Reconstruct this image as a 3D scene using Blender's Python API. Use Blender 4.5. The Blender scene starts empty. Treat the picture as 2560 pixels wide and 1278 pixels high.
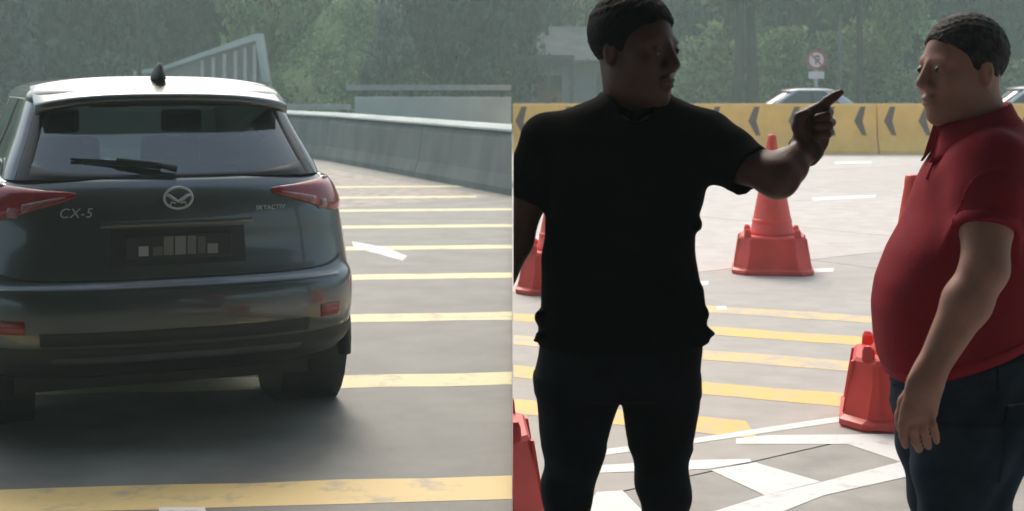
import bpy, bmesh, math, random
import numpy as np
from mathutils import Vector, Matrix

random.seed(7)
RNG = np.random.default_rng(11)
scene = bpy.context.scene
COL = scene.collection
R = math.radians

# ------------------------------------------------------------------ camera
F, CU, HV, CH = 3556.0, 1280.0, 210.0, 1.65      # focal length and principal point of the 2560 px wide photograph
cam_d = bpy.data.cameras.new('camera')
cam = bpy.data.objects.new('camera', cam_d)
COL.objects.link(cam)
cam.location = (0, 0, CH)
cam.rotation_euler = (R(90), 0, 0)
cam_d.sensor_width = 36.0
cam_d.lens = 36.0 * F / 2560.0
cam_d.shift_y = -(639.0 - HV) / 2560.0
cam_d.clip_end = 3000
cam_d.dof.use_dof = True
cam_d.dof.focus_distance = 4.6
cam_d.dof.aperture_fstop = 6.3
scene.camera = cam

# ------------------------------------------------------------------ light
SUN_EL, SUN_AZ = 46.0, -12.0                     # azimuth from +Y towards +X; the sun stands ahead of the camera, high
world = bpy.data.worlds.new('World')
scene.world = world
world.use_nodes = True
wn = world.node_tree
sky = wn.nodes.new('ShaderNodeTexSky')
sky.sky_type = 'NISHITA'
sky.sun_disc = False
sky.sun_elevation = R(SUN_EL)
sky.sun_rotation = R(SUN_AZ)
sky.air_density = 1.0
sky.dust_density = 5.0
sky.ozone_density = 1.0
wn.nodes['Background'].inputs[1].default_value = 0.15
wn.links.new(sky.outputs[0], wn.nodes['Background'].inputs[0])
sun_d = bpy.data.lights.new('sun', 'SUN')
sun_d.energy = 1.3
sun_d.angle = R(20)
sun_d.color = (1.0, 0.92, 0.82)
sun = bpy.data.objects.new('sun', sun_d)
COL.objects.link(sun)
sd = Vector((math.sin(R(SUN_AZ)) * math.cos(R(SUN_EL)), math.cos(R(SUN_AZ)) * math.cos(R(SUN_EL)), math.sin(R(SUN_EL))))
sun.rotation_euler = sd.to_track_quat('Z', 'Y').to_euler()
sun.location = (0, 0, 30)

scene.view_settings.view_transform = 'Standard'
scene.view_settings.look = 'None'
scene.view_settings.exposure = 0.56
scene.view_settings.gamma = 1.0
scene.view_settings.use_curve_mapping = False
scene.render.engine = 'CYCLES'
scene.cycles.use_denoising = True
scene.cycles.max_bounces = 8
scene.cycles.transparent_max_bounces = 12
scene.cycles.volume_bounces = 1

# ------------------------------------------------------------------ helpers
def P(u, v, Y):
    return np.array(((u - CU) * Y / F, Y, CH - (v - HV) * Y / F))

def G(u, v, z=0.0):
    Y = F * (CH - z) / (v - HV)
    return ((u - CU) * Y / F, Y, z)

def S(Y):
    return F / Y

def tag(o, label=None, cat=None, group=None, kind=None):
    if label: o['label'] = label
    if cat: o['category'] = cat
    if group: o['group'] = group
    if kind: o['kind'] = kind
    return o

def empty(name, loc=(0, 0, 0), rz=0.0):
    o = bpy.data.objects.new(name, None)
    COL.objects.link(o)
    o.location = loc
    o.rotation_euler = (0, 0, rz)
    o.empty_display_size = 0.2
    return o

def link(name, me, mat=None, parent=None):
    o = bpy.data.objects.new(name, me)
    COL.objects.link(o)
    if parent is not None: o.parent = parent
    if mat is not None and len(me.materials) == 0: me.materials.append(mat)
    return o

def mk(name, verts, faces, mat=None, parent=None, smooth=False, off=None):
    """one mesh object from vertex and face lists"""
    me = bpy.data.meshes.new(name)
    v = np.asarray(verts, dtype=float)
    if off is not None: v = v - np.asarray(off, dtype=float)
    if isinstance(faces, np.ndarray):
        n, k = faces.shape
        me.vertices.add(len(v)); me.vertices.foreach_set('co', v.astype(np.float32).ravel())
        me.loops.add(n * k); me.loops.foreach_set('vertex_index', faces.astype(np.int32).ravel())
        me.polygons.add(n); me.polygons.foreach_set('loop_start', np.arange(0, n * k, k, dtype=np.int32))
        me.update(calc_edges=True); me.validate()
    else:
        me.from_pydata(v.tolist(), [], faces)
        me.update()
    if smooth:
        me.polygons.foreach_set('use_smooth', np.ones(len(me.polygons), dtype=bool))
    return link(name, me, mat, parent)

class MB:
    """collects shapes for ONE mesh"""
    def __init__(s): s.v = []; s.f = []
    def add(s, v, f):
        o = len(s.v); s.v += [tuple(map(float, p)) for p in v]; s.f += [[i + o for i in q] for q in f]; return s
    def box(s, lo, hi, M=None):
        x0, y0, z0 = lo; x1, y1, z1 = hi
        v = [(x0,y0,z0),(x1,y0,z0),(x1,y1,z0),(x0,y1,z0),(x0,y0,z1),(x1,y0,z1),(x1,y1,z1),(x0,y1,z1)]
        if M is not None: v = [tuple(M @ Vector(p)) for p in v]
        return s.add(v, [(0,3,2,1),(4,5,6,7),(0,1,5,4),(1,2,6,5),(2,3,7,6),(3,0,4,7)])
    def tube(s, pts, rad, n=8, cap=True):
        pts = [np.asarray(p, float) for p in pts]
        if not hasattr(rad, '__len__'): rad = [rad] * len(pts)
        v = []; f = []; prev = None
        for i, p in enumerate(pts):
            d = pts[min(i+1, len(pts)-1)] - pts[max(i-1, 0)]
            d = d / (np.linalg.norm(d) + 1e-9)
            if prev is None:
                a = np.array((0, 0, 1.0)) if abs(d[2]) < .9 else np.array((1.0, 0, 0))
                e = np.cross(d, a)
            else:
                e = prev - d * prev.dot(d)
            e /= np.linalg.norm(e) + 1e-9; prev = e
            g = np.cross(d, e)
            for k in range(n):
                t = 2 * math.pi * k / n
                v.append(p + rad[i] * (math.cos(t) * e + math.sin(t) * g))
        for i in range(len(pts) - 1):
            for k in range(n):
                f.append((i*n+k, i*n+(k+1) % n, (i+1)*n+(k+1) % n, (i+1)*n+k))
        if cap:
            f.append(tuple(range(n - 1, -1, -1))); f.append(tuple(range((len(pts)-1)*n, len(pts)*n)))
        return s.add(v, f)
    def loft(s, rings, cap=True):
        n = len(rings[0]); v = [p for r in rings for p in r]; f = []
        for i in range(len(rings) - 1):
            for k in range(n):
                f.append((i*n+k, i*n+(k+1) % n, (i+1)*n+(k+1) % n, (i+1)*n+k))
        if cap:
            f.append(tuple(range(n - 1, -1, -1))); f.append(tuple(range((len(rings)-1)*n, len(rings)*n)))
        return s.add(v, f)
    def prism(s, poly, z0, z1):
        n = len(poly)
        v = [(p[0], p[1], z0) for p in poly] + [(p[0], p[1], z1) for p in poly]
        f = [tuple(range(n - 1, -1, -1)), tuple(range(n, 2 * n))] + [(i, (i+1) % n, n + (i+1) % n, n + i) for i in range(n)]
        return s.add(v, f)
    def build(s, name, mat, parent=None, smooth=False, bevel=0.0, off=None, seg=2):
        o = mk(name, s.v, s.f, mat, parent, False, off)
        if bevel > 0:
            bm = bmesh.new(); bm.from_mesh(o.data)
            bmesh.ops.recalc_face_normals(bm, faces=bm.faces)
            ed = [e for e in bm.edges if len(e.link_faces) == 2 and e.calc_face_angle(0) > .35]
            bmesh.ops.bevel(bm, geom=ed, offset=bevel, segments=seg, affect='EDGES', profile=.6)
            bm.to_mesh(o.data); bm.free()
        if smooth:
            o.data.polygons.foreach_set('use_smooth', np.ones(len(o.data.polygons), dtype=bool))
        return o

def poly_sheet(name, poly, mat, parent=None, flip=False):
    f = list(range(len(poly)))
    a = sum(poly[i][0]*poly[(i+1) % len(poly)][1] - poly[(i+1) % len(poly)][0]*poly[i][1] for i in f)
    if a < 0: f = f[::-1]
    return mk(name, poly, [f], mat, parent)

def clip_half(poly, sgn, c=0.0):
    """clip a polygon of (x, y, ...) to sgn * x >= c"""
    out = []
    for i in range(len(poly)):
        a, b = np.array(poly[i], float), np.array(poly[(i+1) % len(poly)], float)
        da, db = sgn*a[0] - c, sgn*b[0] - c
        if da >= 0: out.append(a)
        if da * db < 0: out.append(a + (b - a) * da / (da - db))
    return out

def clip_mesh(o, base, sgn=1):
    """keep only sgn * x >= 0 in the world (the seam between the two carriageways)"""
    bm = bmesh.new(); bm.from_mesh(o.data)
    inv = base.inverted()
    co = inv @ Vector((.003 * sgn, 0, 0)); no = (inv.to_3x3() @ Vector((sgn, 0, 0))).normalized()
    r = bmesh.ops.bisect_plane(bm, geom=bm.verts[:] + bm.edges[:] + bm.faces[:], plane_co=co, plane_no=no, clear_inner=True)
    ed = [e for e in r['geom_cut'] if isinstance(e, bmesh.types.BMEdge)]
    if ed: bmesh.ops.holes_fill(bm, edges=ed)
    n = len(bm.verts); bm.to_mesh(o.data); bm.free()
    if n == 0: bpy.data.objects.remove(o)

# ------------------------------------------------------------------ materials
def mat(name, col, rough=.6, metal=0.0, var=0.0, scale=6.0, bump=0.0, bscale=60.0, spec=.5, coat=0.0, col2=None, detail=6.0,
        island=0.0, sub=0.0, trans=0.0, stretch=None, rvar=0.0):
    m = bpy.data.materials.new(name); m.use_nodes = True
    nt = m.node_tree; b = nt.nodes['Principled BSDF']
    b.inputs['Roughness'].default_value = rough
    b.inputs['Metallic'].default_value = metal
    b.inputs['Specular IOR Level'].default_value = spec
    b.inputs['Coat Weight'].default_value = coat
    b.inputs['Coat Roughness'].default_value = .05
    if sub > 0:
        b.inputs['Subsurface Weight'].default_value = sub
        b.inputs['Subsurface Radius'].default_value = (1, .35, .2)
        b.inputs['Subsurface Scale'].default_value = .006
    c = (*col, 1.0)
    b.inputs['Base Color'].default_value = c
    tc = nt.nodes.new('ShaderNodeTexCoord')
    src = tc.outputs['Object']
    if stretch:
        mp = nt.nodes.new('ShaderNodeMapping'); mp.inputs['Scale'].default_value = stretch
        nt.links.new(src, mp.inputs[0]); src = mp.outputs[0]
    last = None
    if var > 0 or col2 is not None:
        nz = nt.nodes.new('ShaderNodeTexNoise'); nz.inputs['Scale'].default_value = scale; nz.inputs['Detail'].default_value = detail
        nt.links.new(src, nz.inputs['Vector'])
        rp = nt.nodes.new('ShaderNodeValToRGB')
        rp.color_ramp.elements[0].position = .33; rp.color_ramp.elements[1].position = .68
        lo = tuple(x * (1 - var) for x in col); hi = col2 if col2 is not None else tuple(min(1, x * (1 + var)) for x in col)
        rp.color_ramp.elements[0].color = (*lo, 1); rp.color_ramp.elements[1].color = (*hi, 1)
        nt.links.new(nz.outputs['Fac'], rp.inputs[0])
        last = rp.outputs[0]
        if rvar > 0:
            mr = nt.nodes.new('ShaderNodeMapRange'); mr.inputs['To Min'].default_value = max(0, rough - rvar); mr.inputs['To Max'].default_value = min(1, rough + rvar)
            nt.links.new(nz.outputs['Fac'], mr.inputs['Value']); nt.links.new(mr.outputs[0], b.inputs['Roughness'])
    if island > 0:
        ge = nt.nodes.new('ShaderNodeNewGeometry')
        hs = nt.nodes.new('ShaderNodeHueSaturation')
        mr = nt.nodes.new('ShaderNodeMapRange'); mr.inputs['To Min'].default_value = 1 - island; mr.inputs['To Max'].default_value = 1 + island
        nt.links.new(ge.outputs['Random Per Island'], mr.inputs['Value'])
        nt.links.new(mr.outputs[0], hs.inputs['Value'])
        mh = nt.nodes.new('ShaderNodeMapRange'); mh.inputs['To Min'].default_value = .47; mh.inputs['To Max'].default_value = .53
        nt.links.new(ge.outputs['Random Per Island'], mh.inputs['Value'])
        nt.links.new(mh.outputs[0], hs.inputs['Hue'])
        if last is not None: nt.links.new(last, hs.inputs['Color'])
        else: hs.inputs['Color'].default_value = c
        last = hs.outputs[0]
    if last is not None: nt.links.new(last, b.inputs['Base Color'])
    if bump > 0:
        nb = nt.nodes.new('ShaderNodeTexNoise'); nb.inputs['Scale'].default_value = bscale; nb.inputs['Detail'].default_value = 5
        nt.links.new(src, nb.inputs['Vector'])
        bp = nt.nodes.new('ShaderNodeBump'); bp.inputs['Strength'].default_value = bump; bp.inputs['Distance'].default_value = .02
        nt.links.new(nb.outputs['Fac'], bp.inputs['Height']); nt.links.new(bp.outputs[0], b.inputs['Normal'])
    if trans > 0:                      # thin leaf: some light passes through
        tr = nt.nodes.new('ShaderNodeBsdfTranslucent')
        mx = nt.nodes.new('ShaderNodeMixShader'); mx.inputs[0].default_value = trans
        if last is not None: nt.links.new(last, tr.inputs[0])
        else: tr.inputs[0].default_value = c
        nt.links.new(b.outputs[0], mx.inputs[1]); nt.links.new(tr.outputs[0], mx.inputs[2])
        nt.links.new(mx.outputs[0], nt.nodes['Material Output'].inputs[0])
    return m

def paint_mat(name, col, under, wear=.45, scale=9.0):
    """road paint with worn patches where the road shows"""
    m = bpy.data.materials.new(name); m.use_nodes = True
    nt = m.node_tree; b = nt.nodes['Principled BSDF']; b.inputs['Roughness'].default_value = .6
    tc = nt.nodes.new('ShaderNodeTexCoord')
    n1 = nt.nodes.new('ShaderNodeTexNoise'); n1.inputs['Scale'].default_value = scale; n1.inputs['Detail'].default_value = 8; n1.inputs['Roughness'].default_value = .7
    nt.links.new(tc.outputs['Object'], n1.inputs['Vector'])
    rp = nt.nodes.new('ShaderNodeValToRGB')
    rp.color_ramp.elements[0].position = wear - .12; rp.color_ramp.elements[0].color = (*under, 1)
    rp.color_ramp.elements[1].position = wear + .06; rp.color_ramp.elements[1].color = (*col, 1)
    nt.links.new(n1.outputs['Fac'], rp.inputs[0]); nt.links.new(rp.outputs[0], b.inputs['Base Color'])
    return m

def glass_mat(name, tint, refl=.35):
    m = bpy.data.materials.new(name); m.use_nodes = True
    nt = m.node_tree
    for n in list(nt.nodes): nt.nodes.remove(n)
    out = nt.nodes.new('ShaderNodeOutputMaterial')
    tr = nt.nodes.new('ShaderNodeBsdfTransparent'); tr.inputs[0].default_value = (*tint, 1)
    gl = nt.nodes.new('ShaderNodeBsdfGlossy'); gl.inputs['Roughness'].default_value = .06; gl.inputs['Color'].default_value = (.9, .95, .95, 1)
    fr = nt.nodes.new('ShaderNodeFresnel'); fr.inputs[0].default_value = 1.0 + refl * 2.0
    mx = nt.nodes.new('ShaderNodeMixShader')
    nt.links.new(fr.outputs[0], mx.inputs[0]); nt.links.new(tr.outputs[0], mx.inputs[1]); nt.links.new(gl.outputs[0], mx.inputs[2])
    nt.links.new(mx.outputs[0], out.inputs[0])
    return m

M = dict(
    asphalt=mat('asphalt', (.18, .18, .162), .62, var=.26, scale=2.2, detail=12, bump=.25, bscale=180, rvar=.1),
    asphalt_warm=mat('asphalt_warm', (.33, .28, .24), .7, var=.35, scale=5.0, bump=.3, bscale=60),
    far_asphalt=mat('far_asphalt', (.22, .21, .20), .8, var=.1, scale=.5),
    concrete=mat('concrete', (.53, .485, .445), .72, var=.11, scale=4.5, detail=12, bump=.15, bscale=90, rvar=.12),
    concrete2=mat('concrete_paler', (.57, .525, .485), .74, var=.11, scale=4.5, detail=12, bump=.15, bscale=90, rvar=.12),
    concrete3=mat('concrete_half_shade', (.44, .415, .38), .72, var=.11, scale=4.5, detail=12, bump=.15, bscale=90, rvar=.12),
    concrete_shade=mat('concrete_near_shade', (.37, .36, .335), .75, var=.16, scale=4.5, detail=12, bump=.2, bscale=90),  # nearest slabs: foreground shade put into the concrete colour
    joint=mat('joint_filler', (.06, .055, .05), .9, var=.3, scale=4),
    earth=mat('earth', (.10, .11, .06), .95, var=.3, scale=.4),
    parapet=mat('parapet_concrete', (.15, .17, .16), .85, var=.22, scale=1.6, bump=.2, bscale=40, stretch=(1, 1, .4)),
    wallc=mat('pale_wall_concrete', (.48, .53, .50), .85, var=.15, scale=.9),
    yellow_l=paint_mat('yellow_road_paint', (.72, .54, .22), (.40, .34, .24), .42, 5.0),
    cream_l=paint_mat('faded_yellow_road_paint', (.68, .62, .34), (.38, .36, .27), .43, 5.0),
    white_l=paint_mat('white_road_paint', (.72, .70, .68), (.3, .3, .28), .45, 6.0),
    yellow_r=paint_mat('yellow_apron_paint', (.80, .54, .14), (.55, .46, .33), .45, 7.0),
    yellow_w=paint_mat('worn_yellow_apron_paint', (.78, .56, .22), (.52, .46, .38), .52, 6.0),
    white_r=paint_mat('white_apron_paint', (.80, .80, .79), (.55, .53, .5), .40, 9.0),
    barrier=mat('yellow_barrier_paint', (.95, .52, .105), .5, var=.10, scale=2.5, bump=.06, bscale=25),
    barrier_top=mat('barrier_top_paint', (.88, .55, .16), .5, var=.1, scale=2.5),
    chevron=mat('brown_chevron_paint', (.13, .065, .045), .6, var=.25, scale=9),
    cone=mat('red_cone_plastic', (.80, .075, .05), .42, var=.10, scale=5, bump=.05, bscale=20),
    cone_dark=mat('red_cone_base_plastic', (.72, .055, .045), .45, var=.14, scale=5, bump=.06, bscale=18),
    cloth_black=mat('black_cotton', (.0018, .0018, .0026), .95, var=.2, scale=30, spec=.04, bump=.1, bscale=250),
    jeans_dark=mat('dark_denim', (.0028, .0038, .009), .92, var=.5, scale=9, spec=.12, bump=.15, bscale=300),
    cloth_red=mat('red_cotton_pique', (.27, .004, .020), .85, var=.10, scale=14, spec=.2, bump=.2, bscale=400),
    cloth_red2=mat('red_cotton_rib', (.32, .008, .028), .85, var=.10, scale=30, spec=.2, bump=.2, bscale=300),
    jeans_blue=mat('blue_denim', (.005, .009, .022), .88, var=.6, scale=5, spec=.12, bump=.15, bscale=300, col2=(.028, .048, .085)),
    jeans_seam=mat('denim_seam_thread', (.10, .10, .09), .9, var=.2, scale=20),
    skin=mat('brown_skin', (.095, .038, .030), .5, var=.10, scale=16, spec=.35, bump=.05, bscale=120, sub=.12),
    skin2=mat('light_brown_skin', (.41, .205, .16), .5, var=.10, scale=16, spec=.35, bump=.05, bscale=120, sub=.12),
    hair=mat('black_hair', (.004, .004, .005), .75, spec=.15, var=.3, scale=60, bump=.5, bscale=140),
    hair2=mat('greying_hair', (.014, .013, .014), .7, spec=.2, var=.5, scale=50, bump=.5, bscale=140, col2=(.05, .047, .047)),
    eye=mat('eye_white', (.20, .17, .15), .45, var=.05, scale=40),
    iris=mat('dark_iris', (.02, .012, .008), .15, var=.2, scale=200),
    shoe=mat('black_leather', (.012, .012, .012), .45, var=.2, scale=12),
    band=mat('dark_red_leather', (.016, .004, .004), .6, var=.2, scale=25),
    paint=mat('dark_grey_car_paint', (.095, .112, .118), .33, metal=.85, coat=1.0, var=.05, scale=3),
    clad=mat('black_car_cladding', (.018, .02, .022), .55, var=.15, scale=10, bump=.05, bscale=200),
    tyre=mat('tyre_rubber', (.012, .012, .012), .85, var=.25, scale=18, bump=.3, bscale=50),
    rim=mat('alloy_rim', (.35, .35, .36), .35, metal=.9, var=.1, scale=9),
    lamp=mat('red_lamp_lens', (.28, .008, .014), .18, coat=.6, var=.25, scale=14),
    lamp_clear=mat('clear_lamp_lens', (.34, .15, .16), .2, coat=.6, var=.3, scale=30),
    chrome=mat('chrome', (.62, .66, .67), .22, metal=1.0, var=.05, scale=20),
    badge=mat('badge_metal', (.52, .55, .56), .35, metal=.35, var=.05, scale=20),
    plate=mat('plate_black', (.018, .026, .028), .4, var=.1, scale=9),
    seat=mat('seat_cloth', (.03, .032, .034), .9, var=.2, scale=14),
    trimb=mat('black_trim', (.01, .01, .011), .4, var=.1, scale=9),
    steel=mat('galvanised_steel', (.36, .39, .38), .5, metal=.5, var=.15, scale=5),
    dark_steel=mat('dark_painted_steel', (.06, .07, .075), .55, var=.2, scale=5),
    white_steel=mat('white_painted_metal', (.66, .66, .65), .5, var=.06, scale=7),
    sign_red=mat('sign_red', (.40, .03, .05), .45, var=.1, scale=9),
    sign_dark=mat('sign_black', (.09, .035, .05), .5, var=.1, scale=9),
    silver=mat('silver_car_paint', (.42, .46, .50), .3, metal=.6, coat=1.0, var=.04, scale=3),
    white_car=mat('white_car_paint', (.72, .73, .74), .3, coat=1.0, var=.03, scale=3),
    bark=mat('bark', (.045, .042, .036), .95, var=.35, scale=7, bump=.6, bscale=18, stretch=(1, 1, .25)),
    bark_pale=mat('pale_bark', (.17, .17, .145), .95, var=.35, scale=6, bump=.5, bscale=18, stretch=(1, 1, .25)),
    leaf_a=mat('leaf_dark_green', (.045, .095, .045), .6, island=.5, trans=.35, var=.55, scale=2.6, detail=3),
    leaf_b=mat('leaf_mid_green', (.08, .14, .055), .6, island=.5, trans=.35, var=.55, scale=2.6, detail=3),
    leaf_c=mat('leaf_pale_green', (.24, .33, .13), .6, island=.45, trans=.35, var=.45, scale=2.6, detail=3),
    leaf_d=mat('leaf_grey_green', (.12, .16, .13), .65, island=.45, trans=.3, var=.45, scale=2.6, detail=3),
    grass=mat('bank_grass', (.12, .17, .06), .9, var=.35, scale=.8, bump=.4, bscale=9),
    hill=mat('wooded_hill', (.045, .075, .04), .95, var=.5, scale=.25, bump=.8, bscale=1.2),
    roofing=mat('grey_sheet_roof', (.15, .16, .16), .95, spec=.05, var=.2, scale=1.2),
    wall_grey=mat('grey_render_wall', (.33, .34, .335), .85, var=.12, scale=.8),
    canopy=mat('canopy_sheet', (.22, .22, .22), .7, var=.1, scale=1),
    window_dark=mat('dark_window_glass', (.03, .04, .045), .1, coat=.5, var=.1, scale=5),
)
M['glass'] = glass_mat('tinted_car_glass', (.26, .32, .32), .62)
PLATE_GREYS = [mat('plate_mark_%d' % i, (g, g * 1.06, g * 1.07), .6, var=.04, scale=9) for i, g in enumerate((.34, .11, .16, .20, .15, .10, .22))]

# ================================================================== THE SETTING
# the place has two carriageways side by side: an asphalt road (x < 0) and a concrete toll apron one kerb higher (x > 0)
AZ = 0.12                                        # level of the apron
tag(mk('ground', [(-400, -120, -.06), (400, -120, -.06), (400, 700, -.06), (-400, 700, -.06)], [(0, 1, 2, 3)], M['earth']), kind='structure',
    label='earth and low grass beyond the road and the apron')

road_poly = [(-60, -30, 0), (0, -30, 0), (0, 21.6, 0), (-4.4, 31.8, 0), (-9.5, 40, 0), (-18, 50, 0), (-60, 60, 0)]
road = tag(poly_sheet('road', road_poly, M['asphalt']), kind='structure', label='grey asphalt road with yellow bars across it')
tag(poly_sheet('road_patch', [G(u, v, .0007) for u, v in ((700, 425), (830, 424), (1010, 455), (1250, 494), (1100, 500), (960, 512), (860, 520), (700, 520))],
    M['asphalt_warm']), kind='structure', label='brownish mottled strip of road along the concrete parapet')

# yellow bars across the road, evenly spaced
for k in range(9):
    y0 = 5.60 + 2.15 * k
    d = Vector((1, .098)).normalized(); n = Vector((-d.y, d.x))
    L = -4.6 if k < 5 else (-4.2 if k < 7 else -3.4)
    w = .17
    a = []
    for x in np.linspace(L, -.0, 14):
        a.append((x, .098 * x))
    c0 = y0 + .22
    top = [(x, c0 + dy + w + .012 * math.sin(7 * x + k), .0012) for x, dy in a]
    bot = [(x, c0 + dy - w + .012 * math.sin(9 * x + 2 * k), .0012) for x, dy in a]
    if y0 > 20.5: top = [p for p in top if p[0] < -.3]; bot = [p for p in bot if p[0] < -.3]
    o = poly_sheet('road_marking', bot + top[::-1], M['yellow_l'] if k < 1 else M['cream_l'])
    tag(o, kind='structure', label='yellow bar painted across the asphalt road, %s from the camera' % ('first second third fourth fifth sixth seventh eighth ninth'.split()[k]))
for nm, pl in (('stroke', [(880, 604), (960, 617), (1018, 640), (1006, 652), (940, 633), (885, 622)]), ('end', [(398, 1268), (512, 1268), (524, 1310), (392, 1310)])):
    o = poly_sheet('road_marking', [G(u, v, .0018) for u, v in pl], M['white_l'])
    tag(o, kind='structure', label='white painted arrow %s on the asphalt road' % nm)

# apron: concrete slabs with open joints, laid at an angle
apron = tag(mk('concrete_apron', [(0, -30, .06), (45, -30, .06), (45, 34, .06), (0, 34, .06), (0, -30, -.02), (0, 34, -.02)], [(0, 1, 2, 3), (0, 3, 5, 4)], M['joint']),
            kind='structure', label='pale concrete toll apron laid in large slabs')
ca, sa = math.cos(math.atan(.75)), math.sin(math.atan(.75))
def slab_xy(p, q):                                # p along the joint, q across
    return (p * ca - q * sa, p * sa + q * ca)
q0 = 5.03 * ca
k = 0
for iq in range(-8, 9):
    for ip in range(-6, 10):
        qa, qb = q0 + iq * 4.32 + .007, q0 + (iq + 1) * 4.32 - .007
        pa, pb = 3.3 + ip * 6.2 + 2.1 * (iq % 2) + .006, 3.3 + (ip + 1) * 6.2 + 2.1 * (iq % 2) - .006
        poly = [slab_xy(pa, qa), slab_xy(pb, qa), slab_xy(pb, qb), slab_xy(pa, qb)]
        poly = clip_half(poly, 1, .002)
        if not poly: continue
        sw = lambda P_: [(a[1], a[0]) for a in P_]
        poly = sw(clip_half(sw(poly), 1, -14.0)); 
        if len(poly) < 3: continue
        poly = sw(clip_half(sw(poly), -1, -33.9))
        if len(poly) < 3: continue
        poly = clip_half(poly, -1, -26.0)
        if len(poly) < 3: continue
        k += 1
        MB().prism(poly, .05, AZ + random.uniform(-.0006, .0)).build('slab', M['concrete_shade'] if iq < 0 else (M['concrete3'] if iq == 0 else random.choice((M['concrete'], M['concrete2']))), apron)  # darker colour on the nearer slabs paints the shade of the foreground

# markings on the apron
Z1 = AZ + .0009
for c0, x0, x1, lab in ((6.75, .01, 1.06, 'first'), (7.57, .01, 2.9, 'second'), (8.50, .01, 3.3, 'third'), (9.35, .01, 3.9, 'fourth'), (10.24, 1.0, 3.4, 'fifth')):
    w = .155
    xs = np.linspace(x0, x1, 12)
    top = [(x, c0 - .43 * x + w + .012 * math.sin(8 * x + c0), Z1) for x in xs]
    bot = [(x, c0 - .43 * x - w + .012 * math.sin(11 * x + c0), Z1) for x in xs]
    o = poly_sheet('road_marking', bot + top[::-1], M['yellow_w'] if lab in ('third', 'fifth') else M['yellow_r'])
    tag(o, kind='structure', label='yellow bar painted on the concrete apron, %s from the camera' % lab)
WP = [
    ('upper outline stroke', [(1470, 1128), (1739, 1095), (2090, 1042), (2170, 1028), (2170, 1040), (2090, 1056), (1900, 1084), (1739, 1108), (1470, 1143)]),
    ('lower outline stroke', [(1840, 1096), (1920, 1088), (2320, 1084), (2320, 1110), (1840, 1110)]),
    ('broad patch behind the red shirted man', [(2112, 1108), (2320, 1106), (2320, 1175), (2245, 1152)]),
    ('second stroke', [(1440, 1166), (1729, 1150), (1873, 1147), (1880, 1154), (1774, 1172), (1440, 1184)]),
    ('broad diagonal patch', [(1776, 1175), (1888, 1156), (2052, 1204), (1912, 1238)]),
    ('long diagonal stroke', [(1640, 1325), (1905, 1240), (2050, 1206), (2300, 1142), (2320, 1180), (2060, 1238), (1840, 1325)]),
    ('patch between the legs of the man in black', [(1492, 1230), (1556, 1226), (1650, 1320), (1430, 1320)]),
    ('small worn dash', [(1742, 704), (1772, 702), (1770, 712), (1744, 714)]),
    ('faint dash by the far cone', [(2030, 672), (2085, 670), (2083, 680), (2032, 682)]),
    ('thin dash near the yellow barrier', [(2085, 404), (2180, 403), (2178, 409), (2088, 410)]),
    ('thin dash on the far slab', [(2030, 494), (2190, 487), (2188, 494), (2032, 502)]),
    ('faint worn dash', [(1790, 766), (1815, 765), (1818, 774), (1794, 775)]),
]
for i, (nm, pl) in enumerate(WP):
    o = poly_sheet('road_marking', [G(u, v, Z1 + .00015 + .0001 * i) for u, v in pl], M['white_r'])
    tag(o, kind='structure', label='white painted hatching on the apron, %s' % nm)

far_road = tag(mk('far_road', [(.0, 34.3, .05), (70, 34.3, .05), (70, 47, .05), (.0, 47, .05)], [(0, 1, 2, 3)], M['far_asphalt']), kind='structure',
               label='road beyond the yellow barrier')

# wooded hill behind everything
xs = np.linspace(-150, 150, 90); ys = np.linspace(62, 190, 40)
hv = []
for y in ys:
    for x in xs:
        t = (y - 62) / 128
        hv.append((x, y, -.4 + 34 * (t ** .62) + 2.2 * math.sin(x * .13 + y * .06) + 1.3 * math.sin(x * .31 - y * .17) * min(1, t * 8)))
hf = [(j * 90 + i, j * 90 + i + 1, (j + 1) * 90 + i + 1, (j + 1) * 90 + i) for j in range(39) for i in range(89)]
tag(mk('hill', hv, hf, M['hill'], smooth=True), kind='structure', label='wooded hillside closing the view')

# grassy bank that climbs to the right behind the asphalt road
bv = []; nb = 26
for j in range(14):
    for i in range(nb):
        x = -14 + 11.5 * i / (nb - 1); y = 47.5 + 9 * j / 13
        top = 5.4 * max(0, min(1, (x + 11.0) / 5.0)) * max(0, min(1, (-2.4 - x) / 3.6)) ** .6
        h = top * min(1, j / 8.0) + .18 * math.sin(3.1 * x + 2 * y) * (j > 0)
        bv.append((x, y, -.05 + max(0, h)))
bf = [(j * nb + i, j * nb + i + 1, (j + 1) * nb + i + 1, (j + 1) * nb + i) for j in range(13) for i in range(nb - 1)]
tag(mk('bank', bv, bf, M['grass'], smooth=True), kind='structure', label='pale green grassy bank behind the asphalt road')

# toll canopy above and behind the camera: shades the near ground and the two men
cn = tag(empty('toll_canopy', (0, -9, 0)), 'grey toll canopy roof on steel columns above the camera', 'canopy')
MB().box((-17, -15, 5.6), (17, 14.6, 6.1)).build('roof', M['canopy'], cn)
for x, y in ((-9, 13.2), (9, 13.2), (-9, -2), (9, -2), (-9, -13), (9, -13)):
    MB().box((x - .2, y - .2, AZ if x > 0 else 0), (x + .2, y + .2, 5.6)).build('column', M['dark_steel'], cn)

of = tag(empty('reflection_blocker', (0, -25, 0)), 'added dark grey wall behind the camera that darkens the car reflections', 'light blocker')  # unseen wall and panes, added to darken reflections in the car paint
MB().box((-17, -1, -.06), (17, 1, 5.58)).build('wall', M['dark_steel'], of)
for x in range(-15, 16, 5):
    MB().box((x - 1.6, 1.0, 1.2), (x + 1.6, 1.05, 2.6)).build('window', M['window_dark'], of)

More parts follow.
